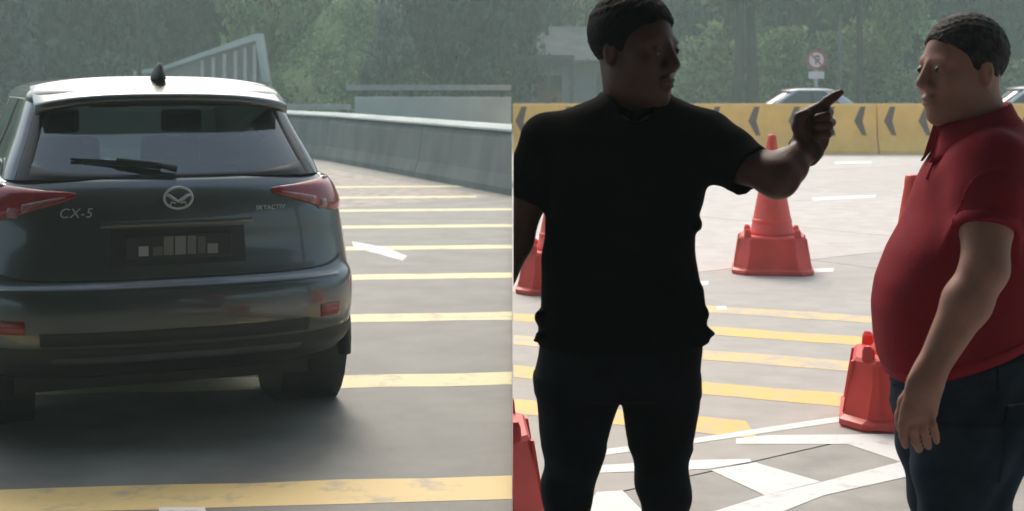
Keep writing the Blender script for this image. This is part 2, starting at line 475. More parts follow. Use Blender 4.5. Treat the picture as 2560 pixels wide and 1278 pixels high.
# ------------------------------------------------------------------ parapet, far wall, rails (asphalt side)
def along(path, prof, close=True):
    """sweep a profile of (offset across, z) along a plan path"""
    rings = []
    for i, p in enumerate(path):
        a = np.array(path[max(i-1, 0)]); b = np.array(path[min(i+1, len(path)-1)])
        d = (b - a) / np.linalg.norm(b - a); n = np.array((-d[1], d[0]))
        rings.append([(p[0] + n[0] * o, p[1] + n[1] * o, z) for o, z in prof])
    return rings
par = tag(empty('concrete_parapet', (0, 21, 0)), 'grey concrete parapet curving along the asphalt road', 'parapet')
ctrl = [(-.001, 20.98), (-1.7, 25.1), (-4.1, 30.9), (-7.0, 36.0)]
prof = [(-.02, 0), (-.02, .10), (.05, .30), (.12, .80), (.20, .90), (.44, .97), (.46, .0)]
for i in range(len(ctrl) - 1):
    a, b = np.array(ctrl[i]), np.array(ctrl[i+1])
    d = (b - a) / np.linalg.norm(b - a)
    pts = [a + d * (.012 if i else 0), (a + b) / 2, b - d * .012]
    # offsets point to the right of travel so the body stands behind the road edge
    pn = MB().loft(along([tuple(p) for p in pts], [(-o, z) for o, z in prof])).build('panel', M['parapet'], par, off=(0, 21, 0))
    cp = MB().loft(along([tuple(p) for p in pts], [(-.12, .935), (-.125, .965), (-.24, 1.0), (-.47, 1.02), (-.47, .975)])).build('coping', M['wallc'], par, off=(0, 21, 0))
    for o_ in (pn, cp): clip_mesh(o_, Matrix.Translation((0, 21, 0)), -1)

fw = tag(empty('far_wall', (-2, 34, 0)), 'pale grey wall with a steel rail behind the concrete parapet', 'wall')
MB().box((-3.75, 33.9, -.05), (-.02, 34.2, 1.34)).build('wall_face', M['wallc'], fw, off=(-2, 34, 0))
MB().box((-3.95, 33.82, 1.50), (-.02, 34.0, 1.63)).build('top_rail', M['steel'], fw, off=(-2, 34, 0))
for x in (-3.5, -2.4, -1.3, -.25):
    MB().box((x - .05, 33.95, 1.34), (x + .05, 34.05, 1.5)).build('post', M['dark_steel'], fw, off=(-2, 34, 0))
gr = tag(empty('guard_rail', (-7, 46, 0)), 'low steel guard rail further along behind the parapet', 'guard rail')
MB().box((-9.6, 45.9, .82), (-5.2, 46.0, 1.0)).build('beam', M['steel'], gr, off=(-7, 46, 0))
MB().box((-9.6, 45.9, .45), (-5.2, 46.0, .60)).build('beam', M['steel'], gr, off=(-7, 46, 0))
for x in (-9.3, -7.9, -6.5, -5.4):
    MB().box((x - .06, 46.0, -.06), (x + .06, 46.12, 1.02)).build('post', M['dark_steel'], gr, off=(-7, 46, 0))

# ribbed retaining wall with a climbing coping on the hillside
Yw = 46.0
rw = tag(empty('retaining_wall', tuple(P(530, 260, Yw)[:2]) + (0,)), 'ribbed grey retaining wall with a sloping coping on the hillside', 'wall')
ro = rw.location
def wall_poly(pts, y0, y1, name, m):
    a = [P(u, v, Yw) for u, v in pts]
    n = len(a)
    v = [(p[0], y0, p[2]) for p in a] + [(p[0], y1, p[2]) for p in a]
    f = [tuple(range(n)), tuple(range(2 * n - 1, n - 1, -1))] + [(i, n + i, n + (i + 1) % n, (i + 1) % n) for i in range(n)]
    return MB().add(v, f).build(name, m, rw, off=ro)
wall_poly([(330, 340), (668, 340), (662, 205), (645, 100), (510, 135), (400, 168), (330, 176)], 46.2, 47.3, 'wall_face', M['wall_grey'])
wall_poly([(335, 180), (402, 168), (510, 130), (640, 84), (652, 84), (668, 205), (656, 205), (640, 102), (512, 142), (404, 178), (335, 189)], 45.9, 46.6, 'coping', M['wallc'])
for u in (505, 532, 560, 588, 612, 636):
    vt = 128 - (u - 510) * .3 + 22
    wall_poly([(u - 5, 320), (u + 5, 320), (u + 4, vt), (u - 4, vt)], 46.02, 46.25, 'rib', M['concrete2'])

# lamp pole behind the car
p = P(348, 260, 44)
lp = tag(empty('lamp_pole', (p[0], 44, 0)), 'thin dark lamp pole rising behind the grey car', 'lamp pole')
MB().tube([(0, 0, -.06), (0, 0, 8.5)], [.09, .055], 8).build('pole', M['dark_steel'], lp, smooth=True)
MB().tube([(0, 0, 8.5), (.5, 0, 8.85), (1.4, 0, 9.0)], .04, 6).build('arm', M['dark_steel'], lp)
MB().box((1.3, -.12, 8.92), (2.0, .12, 9.08)).build('lamp_head', M['steel'], lp, bevel=.03)

# ------------------------------------------------------------------ yellow barrier segments (apron side)
YB = 31.3
def barrier(x0, x1, label, chev, k):
    t = tag(empty('road_barrier', (x0, YB, AZ)), label, 'barrier', 'yellow barrier along the apron')
    t.rotation_euler = (0, 0, R(.0))
    prof = [(-.30, 0), (-.30, .07), (-.155, .36), (-.10, 1.06), (-.07, 1.09), (.07, 1.09), (.10, 1.06), (.155, .36), (.30, .07), (.30, 0)]
    ln = x1 - x0
    rings = [[(x, o, z) for o, z in prof] for x in (.015, ln * .5, ln - .015)]
    MB().loft(rings).build('body', M['barrier'], t)
    MB().box((.02, -.066, 1.093), (ln - .02, .066, 1.10)).build('top_strip', M['barrier_top'], t)
    for c in chev:
        xc = c - x0
        # "<" shape lying on the sloping upper face
        def fp(x, z, e=.004):
            return (x, -.10 - .055 * (1.06 - z) / .70 - e, z)
        h0, hm, h1, w, st = .40, .715, 1.03, .17, .14
        v = [fp(xc + w, h0), fp(xc + w + st * .7, h0), fp(xc + .04 + st, hm), fp(xc + w + st * .6, h1), fp(xc + w - .03, h1), fp(xc, hm)]
        vb = [fp(a[0], a[2], -.01) for a in v]
        n = 6
        f = [(0, 1, 2, 5), (5, 2, 3, 4)] + [(i, n + i, n + (i + 1) % n, (i + 1) % n) for i in range(n)]
        MB().add(v + vb, f).build('chevron', M['chevron'], t)
    return t
ux = lambda u: (u - CU) * YB / F
barrier(.004, 4.0, 'yellow barrier segment behind the man in black', [ux(u) for u in (1288, 1400, 1500, 1600)], 0)
barrier(4.0, 8.0, 'yellow barrier segment with brown chevrons behind the pointing hand', [ux(u) for u in (1770, 1868, 1968, 2055, 2132)], 1)
barrier(8.0, 12.0, 'yellow barrier segment with brown chevrons behind the red shirted man', [ux(u) for u in (2206, 2292, 2380, 2465, 2550)], 2)

# ------------------------------------------------------------------ traffic cones on water filled bases
def rrect(hx, hy, r, z, n=4):
    out = []
    for cx, cy, a0 in ((hx - r, hy - r, 0), (-hx + r, hy - r, 90), (-hx + r, -hy + r, 180), (hx - r, -hy + r, 270)):
        for i in range(n + 1):
            a = R(a0 + 90 * i / n); out.append((cx + r * math.cos(a), cy + r * math.sin(a), z))
    return out

def traffic_cone(loc, rz, label, clip=False):
    t = tag(empty('traffic_cone', loc, rz), label, 'traffic cone', 'red traffic cones on the apron')
    parts = []
    ch = lambda h, c, z: [p for p in rrect(h, h, c, z, 1)]
    b = MB().loft([ch(.318, .10, 0), ch(.325, .10, .012), ch(.325, .10, .034), ch(.302, .10, .05), ch(.262, .095, .285), ch(.250, .09, .30), ch(.215, .08, .30)])
    parts.append(b.build('base', M['cone_dark'], t, bevel=0))
    # raised ribs framing the recessed face of each side
    for q in range(4):
        a = q * math.pi / 2
        Mq = Matrix.Rotation(a, 4, 'Z')
        for sx in (-1, 1):
            m = MB(); xc = sx * .165
            v = [(xc - .018, -.299, .052), (xc + .018, -.299, .052), (xc + .015, -.2615, .283), (xc - .015, -.2615, .283)]
            v2 = [(p[0], p[1] - .012, p[2]) for p in v]
            vv = [tuple(Mq @ Vector(p)) for p in v + v2]
            m.add(vv, [(4, 5, 6, 7), (0, 4, 7, 3), (1, 2, 6, 5), (3, 7, 6, 2), (0, 1, 5, 4)])
            parts.append(m.build('side_rib', M['cone_dark'], t))
    for sx, sy in ((-1, -1), (1, -1), (1, 1), (-1, 1)):
        c = np.array((sx * .198, sy * .198, .295))
        m = MB().loft([[tuple(c + np.array(p)) for p in rrect(.030, .030, .008, 0, 2)], [tuple(c + np.array(p)) for p in rrect(.026, .026, .008, .045, 2)], [tuple(c + np.array(p) + np.array((sx * .004, sy * .004, 0))) for p in rrect(.014, .014, .006, .062, 2)]])
        parts.append(m.build('lug', M['cone_dark'], t))
    rings = []
    for z, r in ((.295, .185), (.325, .178), (.345, .165), (.60, .117), (.85, .071), (1.06, .038), (1.085, .036), (1.11, .033), (1.115, .024)):
        rings.append([(r * (1 + .035 * math.cos(4 * a)) * math.cos(a), r * (1 + .035 * math.cos(4 * a)) * math.sin(a), z) for a in np.linspace(0, 2 * math.pi, 33)[:-1]])
    parts.append(MB().loft(rings).build('cone_body', M['cone'], t, smooth=True))
    rings = [[(r * math.cos(a), r * math.sin(a), z) for a in np.linspace(0, 2 * math.pi, 25)[:-1]] for z, r in ((.40, .160), (.403, .163), (.425, .160), (.428, .155))]
    parts.append(MB().loft(rings).build('ring', M['cone'], t, smooth=True))
    if clip:
        W = Matrix.Translation(Vector(loc)) @ Matrix.Rotation(rz, 4, 'Z')
        for o in parts: clip_mesh(o, W)
    return t
def cone_at(u, v, rz, label, clip=False):
    x, y, z = G(u, v, AZ)
    return traffic_cone(((u - CU) * (y + .31) / F, y + .31, AZ), rz, label, clip)
cone_at(1930, 690, R(-9), 'red traffic cone standing alone behind the raised forearm')
cone_at(1402, 740, R(-3), 'red traffic cone half hidden behind the torso of the man in black')
cone_at(2282, 1088, R(-14), 'red traffic cone mostly hidden behind the belly of the red shirted man')
cone_at(1138, 1338, R(3), 'red traffic cone base cut off beside the leg of the man in black', True)

# ================================================================== CARS
def smooth_tab(tab, col, z):
    zs = np.linspace(tab[0][0], tab[-1][0], 240)
    v = np.interp(zs, [r[0] for r in tab], [r[col] for r in tab])
    k = np.exp(-.5 * (np.arange(-4, 5) / 1.8) ** 2); k /= k.sum()
    v = np.convolve(np.pad(v, 4, mode='edge'), k, mode='valid')
    return float(np.interp(z, zs, v))

class Shell:
    """car shell made of horizontal outlines; table rows: z, half width, rear y, front y, rear corner depth, front corner depth"""
    def __init__(s, tab, pr=2.7): s.tab = tab; s.p = pr
    def row(s, z): return [smooth_tab(s.tab, c, z) for c in range(1, 6)]
    def pt(s, t, z):
        """t: 0 rear middle .. 1 front middle on the right side, negative on the left"""
        w, yr, yf, dr, df = s.row(z)
        sg = 1 if t >= 0 else -1; t = abs(t); e = 2 / s.p
        if t < .4:
            a = t / .4 * math.pi / 2
            x = w * math.sin(a) ** e; y = yr + dr * (1 - math.cos(a) ** e)
        elif t < .6:
            x = w; y = yr + dr + (yf - df - yr - dr) * (t - .4) / .2
        else:
            a = (1 - t) / .4 * math.pi / 2
            x = w * max(0, math.sin(a)) ** e; y = yf - df * (1 - math.cos(a) ** e)
        return np.array((sg * x, y, z))
    def nrm(s, t, z):
        e = 1e-3
        a = s.pt(t + e, z) - s.pt(t - e, z); b = s.pt(t, z + e * 3) - s.pt(t, z - e * 3)
        n = np.cross(a, b); return n / (np.linalg.norm(n) + 1e-9)
    def ts(s, n=16):
        r = list(np.linspace(0, .4, n)) + list(np.linspace(.4, .6, 6))[1:-1] + list(np.linspace(.6, 1, n))
        return r + [-t for t in r[-2:0:-1]]
    def mesh(s, zs, cap_top=True, cap_bot=True):
        T = s.ts()
        m = MB(); rings = [[s.pt(t, z) for t in T] for z in zs]
        n = len(T); v = [p for r in rings for p in r]; f = []
        for i in range(len(rings) - 1):
            for k in range(n): f.append((i*n+k, i*n+(k+1) % n, (i+1)*n+(k+1) % n, (i+1)*n+k))
        if cap_bot: f.append(tuple(range(n - 1, -1, -1)))
        if cap_top: f.append(tuple(range((len(rings)-1)*n, len(rings)*n)))
        return m.add(v, f)
    def patch(s, t0, t1, zb, zt, off=.005, n=12, m=6, thick=.0):
        """a patch lying on the shell; zb(f), zt(f) give its lower and upper edge for f in 0..1"""
        v = []; f = []
        for i in range(n + 1):
            fr = i / n; t = t0 + (t1 - t0) * fr
            for j in range(m + 1):
                z = zb(fr) + (zt(fr) - zb(fr)) * j / m
                edge = (i in (0, n)) or (j in (0, m))
                v.append(s.pt(t, z) + s.nrm(t, z) * (off if not edge else off * .3))
        for i in range(n):
            for j in range(m):
                a = i * (m + 1) + j
                f.append((a, a + m + 1, a + m + 2, a + 1))
        return MB().add(v, f)

def wheel(parent, x, y, r, w, side):
    rings = []
    for dx, rr in ((-.5, .62), (-.5, .86), (-.42, .97), (-.3, 1), (-.06, 1), (-.05, .975), (.05, .975), (.06, 1), (.3, 1), (.42, .97), (.5, .86), (.5, .62)):
        rings.append([(x + dx * w, y + r * rr * math.cos(a), r + r * rr * math.sin(a)) for a in np.linspace(0, 2 * math.pi, 33)[:-1]])
    wh = empty('wheel', (0, 0, 0)); wh.parent = parent
    MB().loft(rings).build('tyre', M['tyre'], wh, smooth=True)
    m = MB()
    xo = x + side * w * .42
    m.loft([[(x + side * dx, y + rr * math.cos(a), r + rr * math.sin(a)) for a in np.linspace(0, 2 * math.pi, 25)[:-1]] for dx, rr in ((w * .30, r * .64), (w * .44, r * .64), (w * .40, r * .58), (w * .2, r * .5))])
    for q in range(5):
        a = q * 2 * math.pi / 5
        m.tube([(xo, y, r), (xo, y + r * .6 * math.cos(a), r + r * .6 * math.sin(a))], [.05, .035], 6)
    m.build('rim', M['rim'], wh)
    return wh

def text_part(name, body, size, Mx, mat_, parent, ext=.003, shear=0.0):
    cu = bpy.data.curves.new(name, 'FONT'); cu.body = body; cu.size = size; cu.extrude = ext; cu.align_x = 'CENTER'; cu.align_y = 'CENTER'; cu.shear = shear
    cu.space_character = 1.08
    cu.materials.append(mat_)
    o = bpy.data.objects.new(name, cu); COL.objects.link(o)
    bpy.context.view_layer.update()
    me = bpy.data.meshes.new_from_object(o.evaluated_get(bpy.context.evaluated_depsgraph_get()))
    bpy.data.objects.remove(o); bpy.data.curves.remove(cu)
    o = link(name, me, mat_, parent); o.matrix_local = Mx
    return o

def suv(loc, rz):
    L = 4.55
    t = tag(empty('car', loc, rz), 'dark grey SUV seen from behind with red tail lamps and a rear wiper', 'car')
    low = Shell([(.28, .80, .28, L - .34, .5, .5), (.35, .87, .10, L - .14, .5, .5), (.42, .90, .03, L - .04, .5, .55), (.55, .915, .0, L, .5, .6), (.66, .918, .0, L - .01, .5, .6),
                 (.72, .915, .015, L - .02, .5, .6), (.75, .905, .07, L - .02, .46, .6), (.90, .89, .10, L - .03, .46, .65), (1.0, .872, .105, L - .08, .46, .7), (1.08, .856, .115, L - .3, .46, .8),
                 (1.14, .835, .135, L - .62, .46, .8), (1.18, .805, .165, L - .95, .44, .6), (1.21, .765, .20, L - 1.05, .40, .5)])
    zs = [.28, .31, .35, .39, .43, .49, .55, .61, .66, .69, .715, .735, .75, .77, .80, .85, .9, .95, 1.0, 1.05, 1.09, 1.12, 1.15, 1.175, 1.195, 1.21]
    low.mesh(zs).build('body', M['paint'], t, smooth=True)
    top = Shell([(1.20, .755, .20, L - 1.05, .34, .5), (1.30, .715, .295, L - 1.25, .34, .5), (1.41, .672, .40, L - 1.5, .34, .45), (1.52, .635, .505, L - 1.75, .34, .4), (1.62, .60, .60, L - 1.97, .34, .4)], 3.2)
    top.mesh([1.205, 1.24, 1.28, 1.32, 1.36, 1.41, 1.46, 1.51, 1.56, 1.60], False, False).build('window_glass', M['glass'], t, smooth=True)
    rf = Shell([(1.575, .635, .48, L - 1.86, .34, .4), (1.60, .628, .49, L - 1.90, .34, .4), (1.63, .60, .53, L - 1.98, .36, .4), (1.655, .54, .66, L - 2.12, .36, .4), (1.675, .42, .92, L - 2.4, .3, .4), (1.688, .2, 1.3, L - 2.8, .2, .3)], 2.8)
    roof = rf.mesh([1.575, 1.59, 1.605, 1.62, 1.635, 1.648, 1.658, 1.667, 1.675, 1.682, 1.688], True, True).build('roof', M['paint'], t, smooth=True)
    # spoiler: a lip over the rear window
    sp_v = []; nx, ny = 24, 8
    for j in range(ny + 1):
        for i in range(nx + 1):
            f = i / nx * 2 - 1; x = .605 * f
            edge = .11 * abs(f) ** 3.5
            y0 = .385 + edge; y = y0 + (.86 - y0) * j / ny
            z = 1.590 + .095 * (1 - (1 - j / ny) ** 1.25) - .05 * abs(f) ** 3 + .004
            sp_v.append((x, y, z))
    nn = len(sp_v)
    sp_v += [(x, y + .012, z - .028 - .03 * min(1, (y - .25) * 2)) for x, y, z in sp_v]
    idx = lambda i, j, b=0: b * nn + j * (nx + 1) + i
    sf = [(idx(i, j), idx(i+1, j), idx(i+1, j+1), idx(i, j+1)) for j in range(ny) for i in range(nx)]
    sf += [(idx(i, j, 1), idx(i, j+1, 1), idx(i+1, j+1, 1), idx(i+1, j, 1)) for j in range(ny) for i in range(nx)]
    sf += [(idx(i, 0), idx(i, 0, 1), idx(i+1, 0, 1), idx(i+1, 0)) for i in range(nx)]
    sf += [(idx(0, j), idx(0, j+1), idx(0, j+1, 1), idx(0, j, 1)) for j in range(ny)] + [(idx(nx, j), idx(nx, j, 1), idx(nx, j+1, 1), idx(nx, j+1)) for j in range(ny)]
    mk('spoiler', sp_v, sf, M['paint'], t, smooth=True)
    # antenna fin
    fin = []
    for z, a, b, w in ((1.672, .60, .86, .036), (1.70, .615, .84, .030), (1.735, .635, .77, .018), (1.757, .655, .70, .006)):
        fin.append([(w * math.cos(q), (a + b) / 2 + (b - a) / 2 * math.sin(q), z) for q in np.linspace(0, 2 * math.pi, 17)[:-1]])
    MB().loft(fin).build('antenna_fin', M['clad'], t, smooth=True)
    # pillars (proud of the glass) and the black window borders
    for sg in (1, -1):
        top.patch(sg * .285, sg * .425, lambda f: 1.206, lambda f: 1.598, .012, 10, 8).build('rear_pillar', M['paint'], t, smooth=True)
        top.patch(sg * .495, sg * .505, lambda f: 1.206, lambda f: 1.598, .01, 3, 6).build('middle_pillar', M['trimb'], t, smooth=True)
        top.patch(sg * .62, sg * .70, lambda f: 1.206, lambda f: 1.598, .012, 6, 6).build('front_pillar', M['paint'], t, smooth=True)
        top.patch(sg * .235, sg * .285, lambda f: 1.206, lambda f: 1.598, .007, 6, 8).build('window_border', M['trimb'], t, smooth=True)
        low.patch(sg * .30, sg * .70, lambda f: 1.188, lambda f: 1.203, .006, 30, 2).build('belt_strip', M['chrome'], t)
    top.patch(-.235, .235, lambda f: 1.206, lambda f: 1.225 + .045 * (2 * f - 1) ** 2, .007, 20, 3).build('window_border', M['trimb'], t, smooth=True)
    top.patch(-.235, .235, lambda f: 1.54, lambda f: 1.598, .007, 20, 3).build('window_border', M['trimb'], t, smooth=True)
    # tail lamps: wedge that wraps round the corner
    for sg in (1, -1):
        zt = lambda f: 1.150 + .050 * f ** .8
        zb = lambda f: 1.128 - .105 * min(1, f * 1.9) ** .85 + .05 * max(0, f - .65)
        lm = low.patch(sg * .115, sg * .405, zb, zt, .014, 22, 8).build('tail_lamp', M['lamp'], t, smooth=True)
        low.patch(sg * .125, sg * .215, lambda f: 1.128 - .075 * f, lambda f: 1.136 - .030 * f, .019, 10, 3).build('lens', M['lamp_clear'], lm, smooth=True)
        low.patch(sg * .215, sg * .245, lambda f: 1.040, lambda f: 1.094, .019, 5, 3).build('lens', M['lamp_clear'], lm, smooth=True)
        low.patch(sg * .285, sg * .325, lambda f: 1.165, lambda f: 1.185, .019, 5, 3).build('lens', M['lamp_clear'], lm, smooth=True)
        low.patch(sg * .185, sg * .245, lambda f: .530, lambda f: .590, .010, 8, 3).build('reflector', M['lamp'], t, smooth=True)
    # tailgate: outline gap, plate recess, bumper cladding and strips
    low.patch(-.27, .27, lambda f: .752 + .045 * abs(2 * f - 1) ** 6, lambda f: .762 + .055 * abs(2 * f - 1) ** 6, .003, 30, 2).build('tailgate_gap', M['trimb'], t, smooth=True)
    low.patch(-.245, .245, lambda f: .715, lambda f: .728, .008, 30, 2).build('bumper_ledge', M['paint'], t, smooth=True)
    low.patch(-.405, .405, lambda f: .30, lambda f: .455 + .02 * abs(2 * f - 1), .010, 40, 4).build('lower_cladding', M['clad'], t, smooth=True)
    low.patch(-.16, .16, lambda f: .475, lambda f: .535, .009, 24, 3).build('bumper_insert', M['clad'], t, smooth=True)
    low.patch(-.15, .15, lambda f: .395, lambda f: .425, .022, 24, 3).build('skid_strip', M['dark_steel'], t, smooth=True)
    low.patch(-.062, .062, lambda f: .815, lambda f: .985, .004, 16, 5).build('plate_recess', M['clad'], t, smooth=True)
    low.patch(-.075, .075, lambda f: .992, lambda f: 1.022, .010, 16, 3).build('tailgate_grip', M['paint'], t, smooth=True)
    yp = low.pt(0, .90)[1]
    pl = MB().box((-.24, yp - .022, .845), (.24, yp - .008, .955)).build('number_plate', M['plate'], t, bevel=.004)
    bx = [(-.185, .862, .05, .045), (-.12, .862, .05, .04), (-.072, .862, .05, .085), (-.02, .862, .055, .085), (.037, .862, .045, .085), (.085, .862, .04, .08), (.128, .862, .055, .045)]
    for i, (x, z, w, h) in enumerate(bx):
        MB().box((x, yp - .0245, z), (x + w - .006, yp - .021, z + h)).build('plate_mark', PLATE_GREYS[i], pl)
    # winged oval emblem
    ye = low.pt(0, 1.12)[1] - .012; em_dz = .036
    em = empty('emblem', (0, 0, em_dz)); em.parent = t
    ring = [(.064 * math.cos(a), ye - .004, 1.085 + .05 * math.sin(a)) for a in np.linspace(0, 2 * math.pi, 33)]
    MB().tube(ring, .0065, 6, False).build('ring', M['badge'], em, smooth=True)
    wing = [(-.060, 1.100), (-.044, 1.098), (-.020, 1.080), (0, 1.068), (.020, 1.080), (.044, 1.098), (.060, 1.100)]
    MB().tube([(x, ye - .006, z) for x, z in wing], [.004, .009, .0085, .008, .0085, .009, .004], 6).build('wing', M['badge'], em, smooth=True)
    MB().tube([(-.038, ye - .003, 1.050), (-.03, ye - .003, 1.066), (-.012, ye - .003, 1.060)], .004, 5).build('wing_tip', M['badge'], em)
    MB().tube([(.038, ye - .003, 1.050), (.03, ye - .003, 1.066), (.012, ye - .003, 1.060)], .004, 5).build('wing_tip', M['badge'], em)
    # badges
    def on_rear(x, z, d=.006):
        lo, hi = 0.0, .4
        for _ in range(40):
            mid = (lo + hi) / 2
            if low.pt(mid, z)[0] < abs(x): lo = mid
            else: hi = mid
        tt = lo if x >= 0 else -lo
        n = low.nrm(tt, z); p = low.pt(tt, z) + n * d
        zx = Vector(n); up = Vector((0, 0, 1)); xx = up.cross(zx).normalized(); yy = zx.cross(xx)
        return Matrix((( xx.x, yy.x, zx.x, p[0]), (xx.y, yy.y, zx.y, p[1]), (xx.z, yy.z, zx.z, p[2]), (0, 0, 0, 1)))
    text_part('model_badge', 'CX-5', .062, on_rear(-.455, 1.06), M['badge'], t, shear=.2)
    text_part('engine_badge', 'SKYACTIV', .031, on_rear(.435, 1.06), M['badge'], t, shear=.2)
    # rear wiper on the glass
    def gl(x, z, d=.02):
        lo, hi = 0.0, .4
        for _ in range(30):
            mid = (lo + hi) / 2
            if top.pt(mid, z)[0] < abs(x): lo = mid
            else: hi = mid
        tt = lo if x >= 0 else -lo
        return top.pt(tt, z) + top.nrm(tt, z) * d
    wp = MB().tube([gl(.01, 1.228, .03), gl(-.08, 1.248, .035), gl(-.26, 1.276, .03)], [.018, .014, .010], 6).build('wiper', M['trimb'], t, smooth=True)
    MB().tube([gl(-.46, 1.292, .012), gl(-.25, 1.272, .016), gl(-.06, 1.246, .012)], [.007, .011, .007], 6).build('wiper_blade', M['trimb'], wp)
    # seats seen through the glass
    for x, y, z, w in ((-.36, L - 2.35, 1.50, .24), (.36, L - 2.35, 1.50, .24), (-.42, 1.35, 1.36, .22), (.42, 1.35, 1.36, .22)):
        MB().box((x - w, y - .07, 1.10), (x + w, y + .07, z - .16)).build('seat', M['seat'], t, bevel=.05)
        MB().box((x - .12, y - .05, z - .14), (x + .12, y + .05, z)).build('headrest', M['seat'], t, bevel=.03)
    MB().box((-.12, L - 1.75, 1.50), (.12, L - 1.72, 1.56)).build('mirror', M['trimb'], t, bevel=.01)
    for sg in (1, -1):
        MB().box((sg * .93 - .12, L - 1.55, 1.12), (sg * .93 + .12, L - 1.42, 1.26)).build('wing_mirror', M['paint'], t, bevel=.03)
        for y in (.90, L - .92):
            wheel(t, sg * .795, y, .355, .245, sg)
            m = MB().tube([(sg * .905, y + .415 * math.cos(a), .355 + .415 * math.sin(a)) for a in np.linspace(R(-12), R(192), 19)], .032, 6)
            m.build('wheel_arch', M['clad'], t, smooth=True)
            MB().loft([[(sg * (.60), y + .40 * math.cos(a), .355 + .40 * math.sin(a)) for a in np.linspace(0, 2 * math.pi, 25)[:-1]], [(sg * .922, y + .40 * math.cos(a), .355 + .40 * math.sin(a)) for a in np.linspace(0, 2 * math.pi, 25)[:-1]]]).build('wheel_well', M['trimb'], t)
        low.patch(sg * .72, sg * .90, lambda f: .86, lambda f: .98 - .05 * f, .01, 10, 3).build('headlamp', M['chrome'], t, smooth=True)
    MB().box((-.7, .45, .20), (.7, L - .6, .30)).build('underbody', M['trimb'], t)
    return t

HEAD = R(22.5)                                    # heading: left of the viewing direction
fw_ = Vector((-math.sin(HEAD), math.cos(HEAD)))
rear = P(446, 490, 6.60)
suv((rear[0] + .0 - fw_.x * .11, rear[1] - fw_.y * .11, 0.0), HEAD)

def saloon(loc, rz, paint, label, h=1.46, L=4.4):
    t = tag(empty('car', loc, rz), label, 'car')
    low = Shell([(.22, .76, .12, L - .12, .4, .4), (.35, .84, .02, L - .02, .4, .45), (.55, .86, 0, L, .4, .5), (.80, .85, .02, L - .05, .4, .6), (.92, .81, .08, L - .5, .4, .6), (.97, .74, .2, L - 1.1, .4, .5)])
    low.mesh([.22, .28, .35, .45, .55, .65, .75, .82, .88, .92, .95, .97]).build('body', paint, t, smooth=True)
    g = h - .97
    top = Shell([(.96, .72, .45, L - 1.15, .3, .4), (.97 + g * .5, .64, .85, L - 1.6, .3, .35), (.97 + g * .9, .56, 1.2, L - 1.95, .3, .35)], 3)
    top.mesh(list(np.linspace(.965, .97 + g * .88, 8)), False, False).build('window_glass', M['window_dark'], t, smooth=True)
    rf = Shell([(.97 + g * .84, .59, 1.12, L - 1.82, .3, .35), (.97 + g * .93, .54, 1.22, L - 1.98, .3, .35), (.97 + g, .3, 1.6, L - 2.3, .2, .3)], 3)
    rf.mesh(list(np.linspace(.97 + g * .84, .97 + g, 6))).build('roof', paint, t, smooth=True)
    for sg in (1, -1):
        top.patch(sg * .26, sg * .42, lambda f: .97, lambda f: .97 + g * .87, .01, 8, 5).build('rear_pillar', paint, t, smooth=True)
        top.patch(sg * .495, sg * .51, lambda f: .97, lambda f: .97 + g * .87, .01, 3, 5).build('middle_pillar', M['trimb'], t, smooth=True)
        top.patch(sg * .61, sg * .68, lambda f: .97, lambda f: .97 + g * .87, .01, 6, 5).build('front_pillar', paint, t, smooth=True)
        low.patch(sg * .2, sg * .38, lambda f: .68, lambda f: .80, .01, 8, 3).build('tail_lamp', M['lamp'], t, smooth=True)
        for y in (.85, L - .85):
            wheel(t, sg * .76, y, .31, .2, sg)
    return t
# beyond the yellow barrier, driving towards the left of the picture; the roofs show over it
saloon((ux(2055) * 37.5 / YB + 1.45, 37.5, .05), R(90), M['silver'], 'silver car whose roof shows above the yellow barrier behind the pointing hand', 1.50)
saloon((ux(2505) * 38.5 / YB + 2.75, 38.5, .05), R(90), M['white_car'], 'white car behind the yellow barrier at the neck of the red shirted man', 1.56)

# round prohibition sign with a plate under it
ps = P(2041, 150, 42.5)
sg_ = tag(empty('road_sign', (ps[0], 42.5, .0)), 'round red ringed road sign with a white plate on a post', 'sign')
z0 = ps[2]
disc = lambda r, y, n=36: [(r * math.cos(a), y, z0 + r * math.sin(a)) for a in np.linspace(0, 2 * math.pi, n + 1)[:-1]]
MB().loft([disc(.30, .02), disc(.30, 0)]).build('face', M['white_steel'], sg_)
rg = MB(); a_, b_ = disc(.30, -.006), disc(.222, -.006); n = 36
rg.add(a_ + b_, [(i, (i + 1) % n, n + (i + 1) % n, n + i) for i in range(n)]).build('ring', M['sign_red'], sg_)
MB().box((-.035, -.008, z0 - .13), (.005, -.004, z0 + .14)).box((.005, -.0078, z0 + .09), (.09, -.0042, z0 + .135)).box((.06, -.0076, z0 + .0), (.10, -.0044, z0 + .12)).box((.005, -.0074, z0 - .02), (.09, -.0046, z0 + .02)).build('symbol', M['sign_dark'], sg_)
MB().add([(-.17, -.010, z0 + .13), (-.13, -.010, z0 + .17), (.17, -.010, z0 - .13), (.13, -.010, z0 - .17)], [(0, 3, 2, 1)]).build('slash', M['sign_red'], sg_)
MB().box((-.235, 0, z0 - .56), (.235, .015, z0 - .345)).build('plate', M['white_steel'], sg_)
MB().tube([(0, .05, 0), (0, .05, z0 + .2)], .045, 8).build('post', M['steel'], sg_, smooth=True)

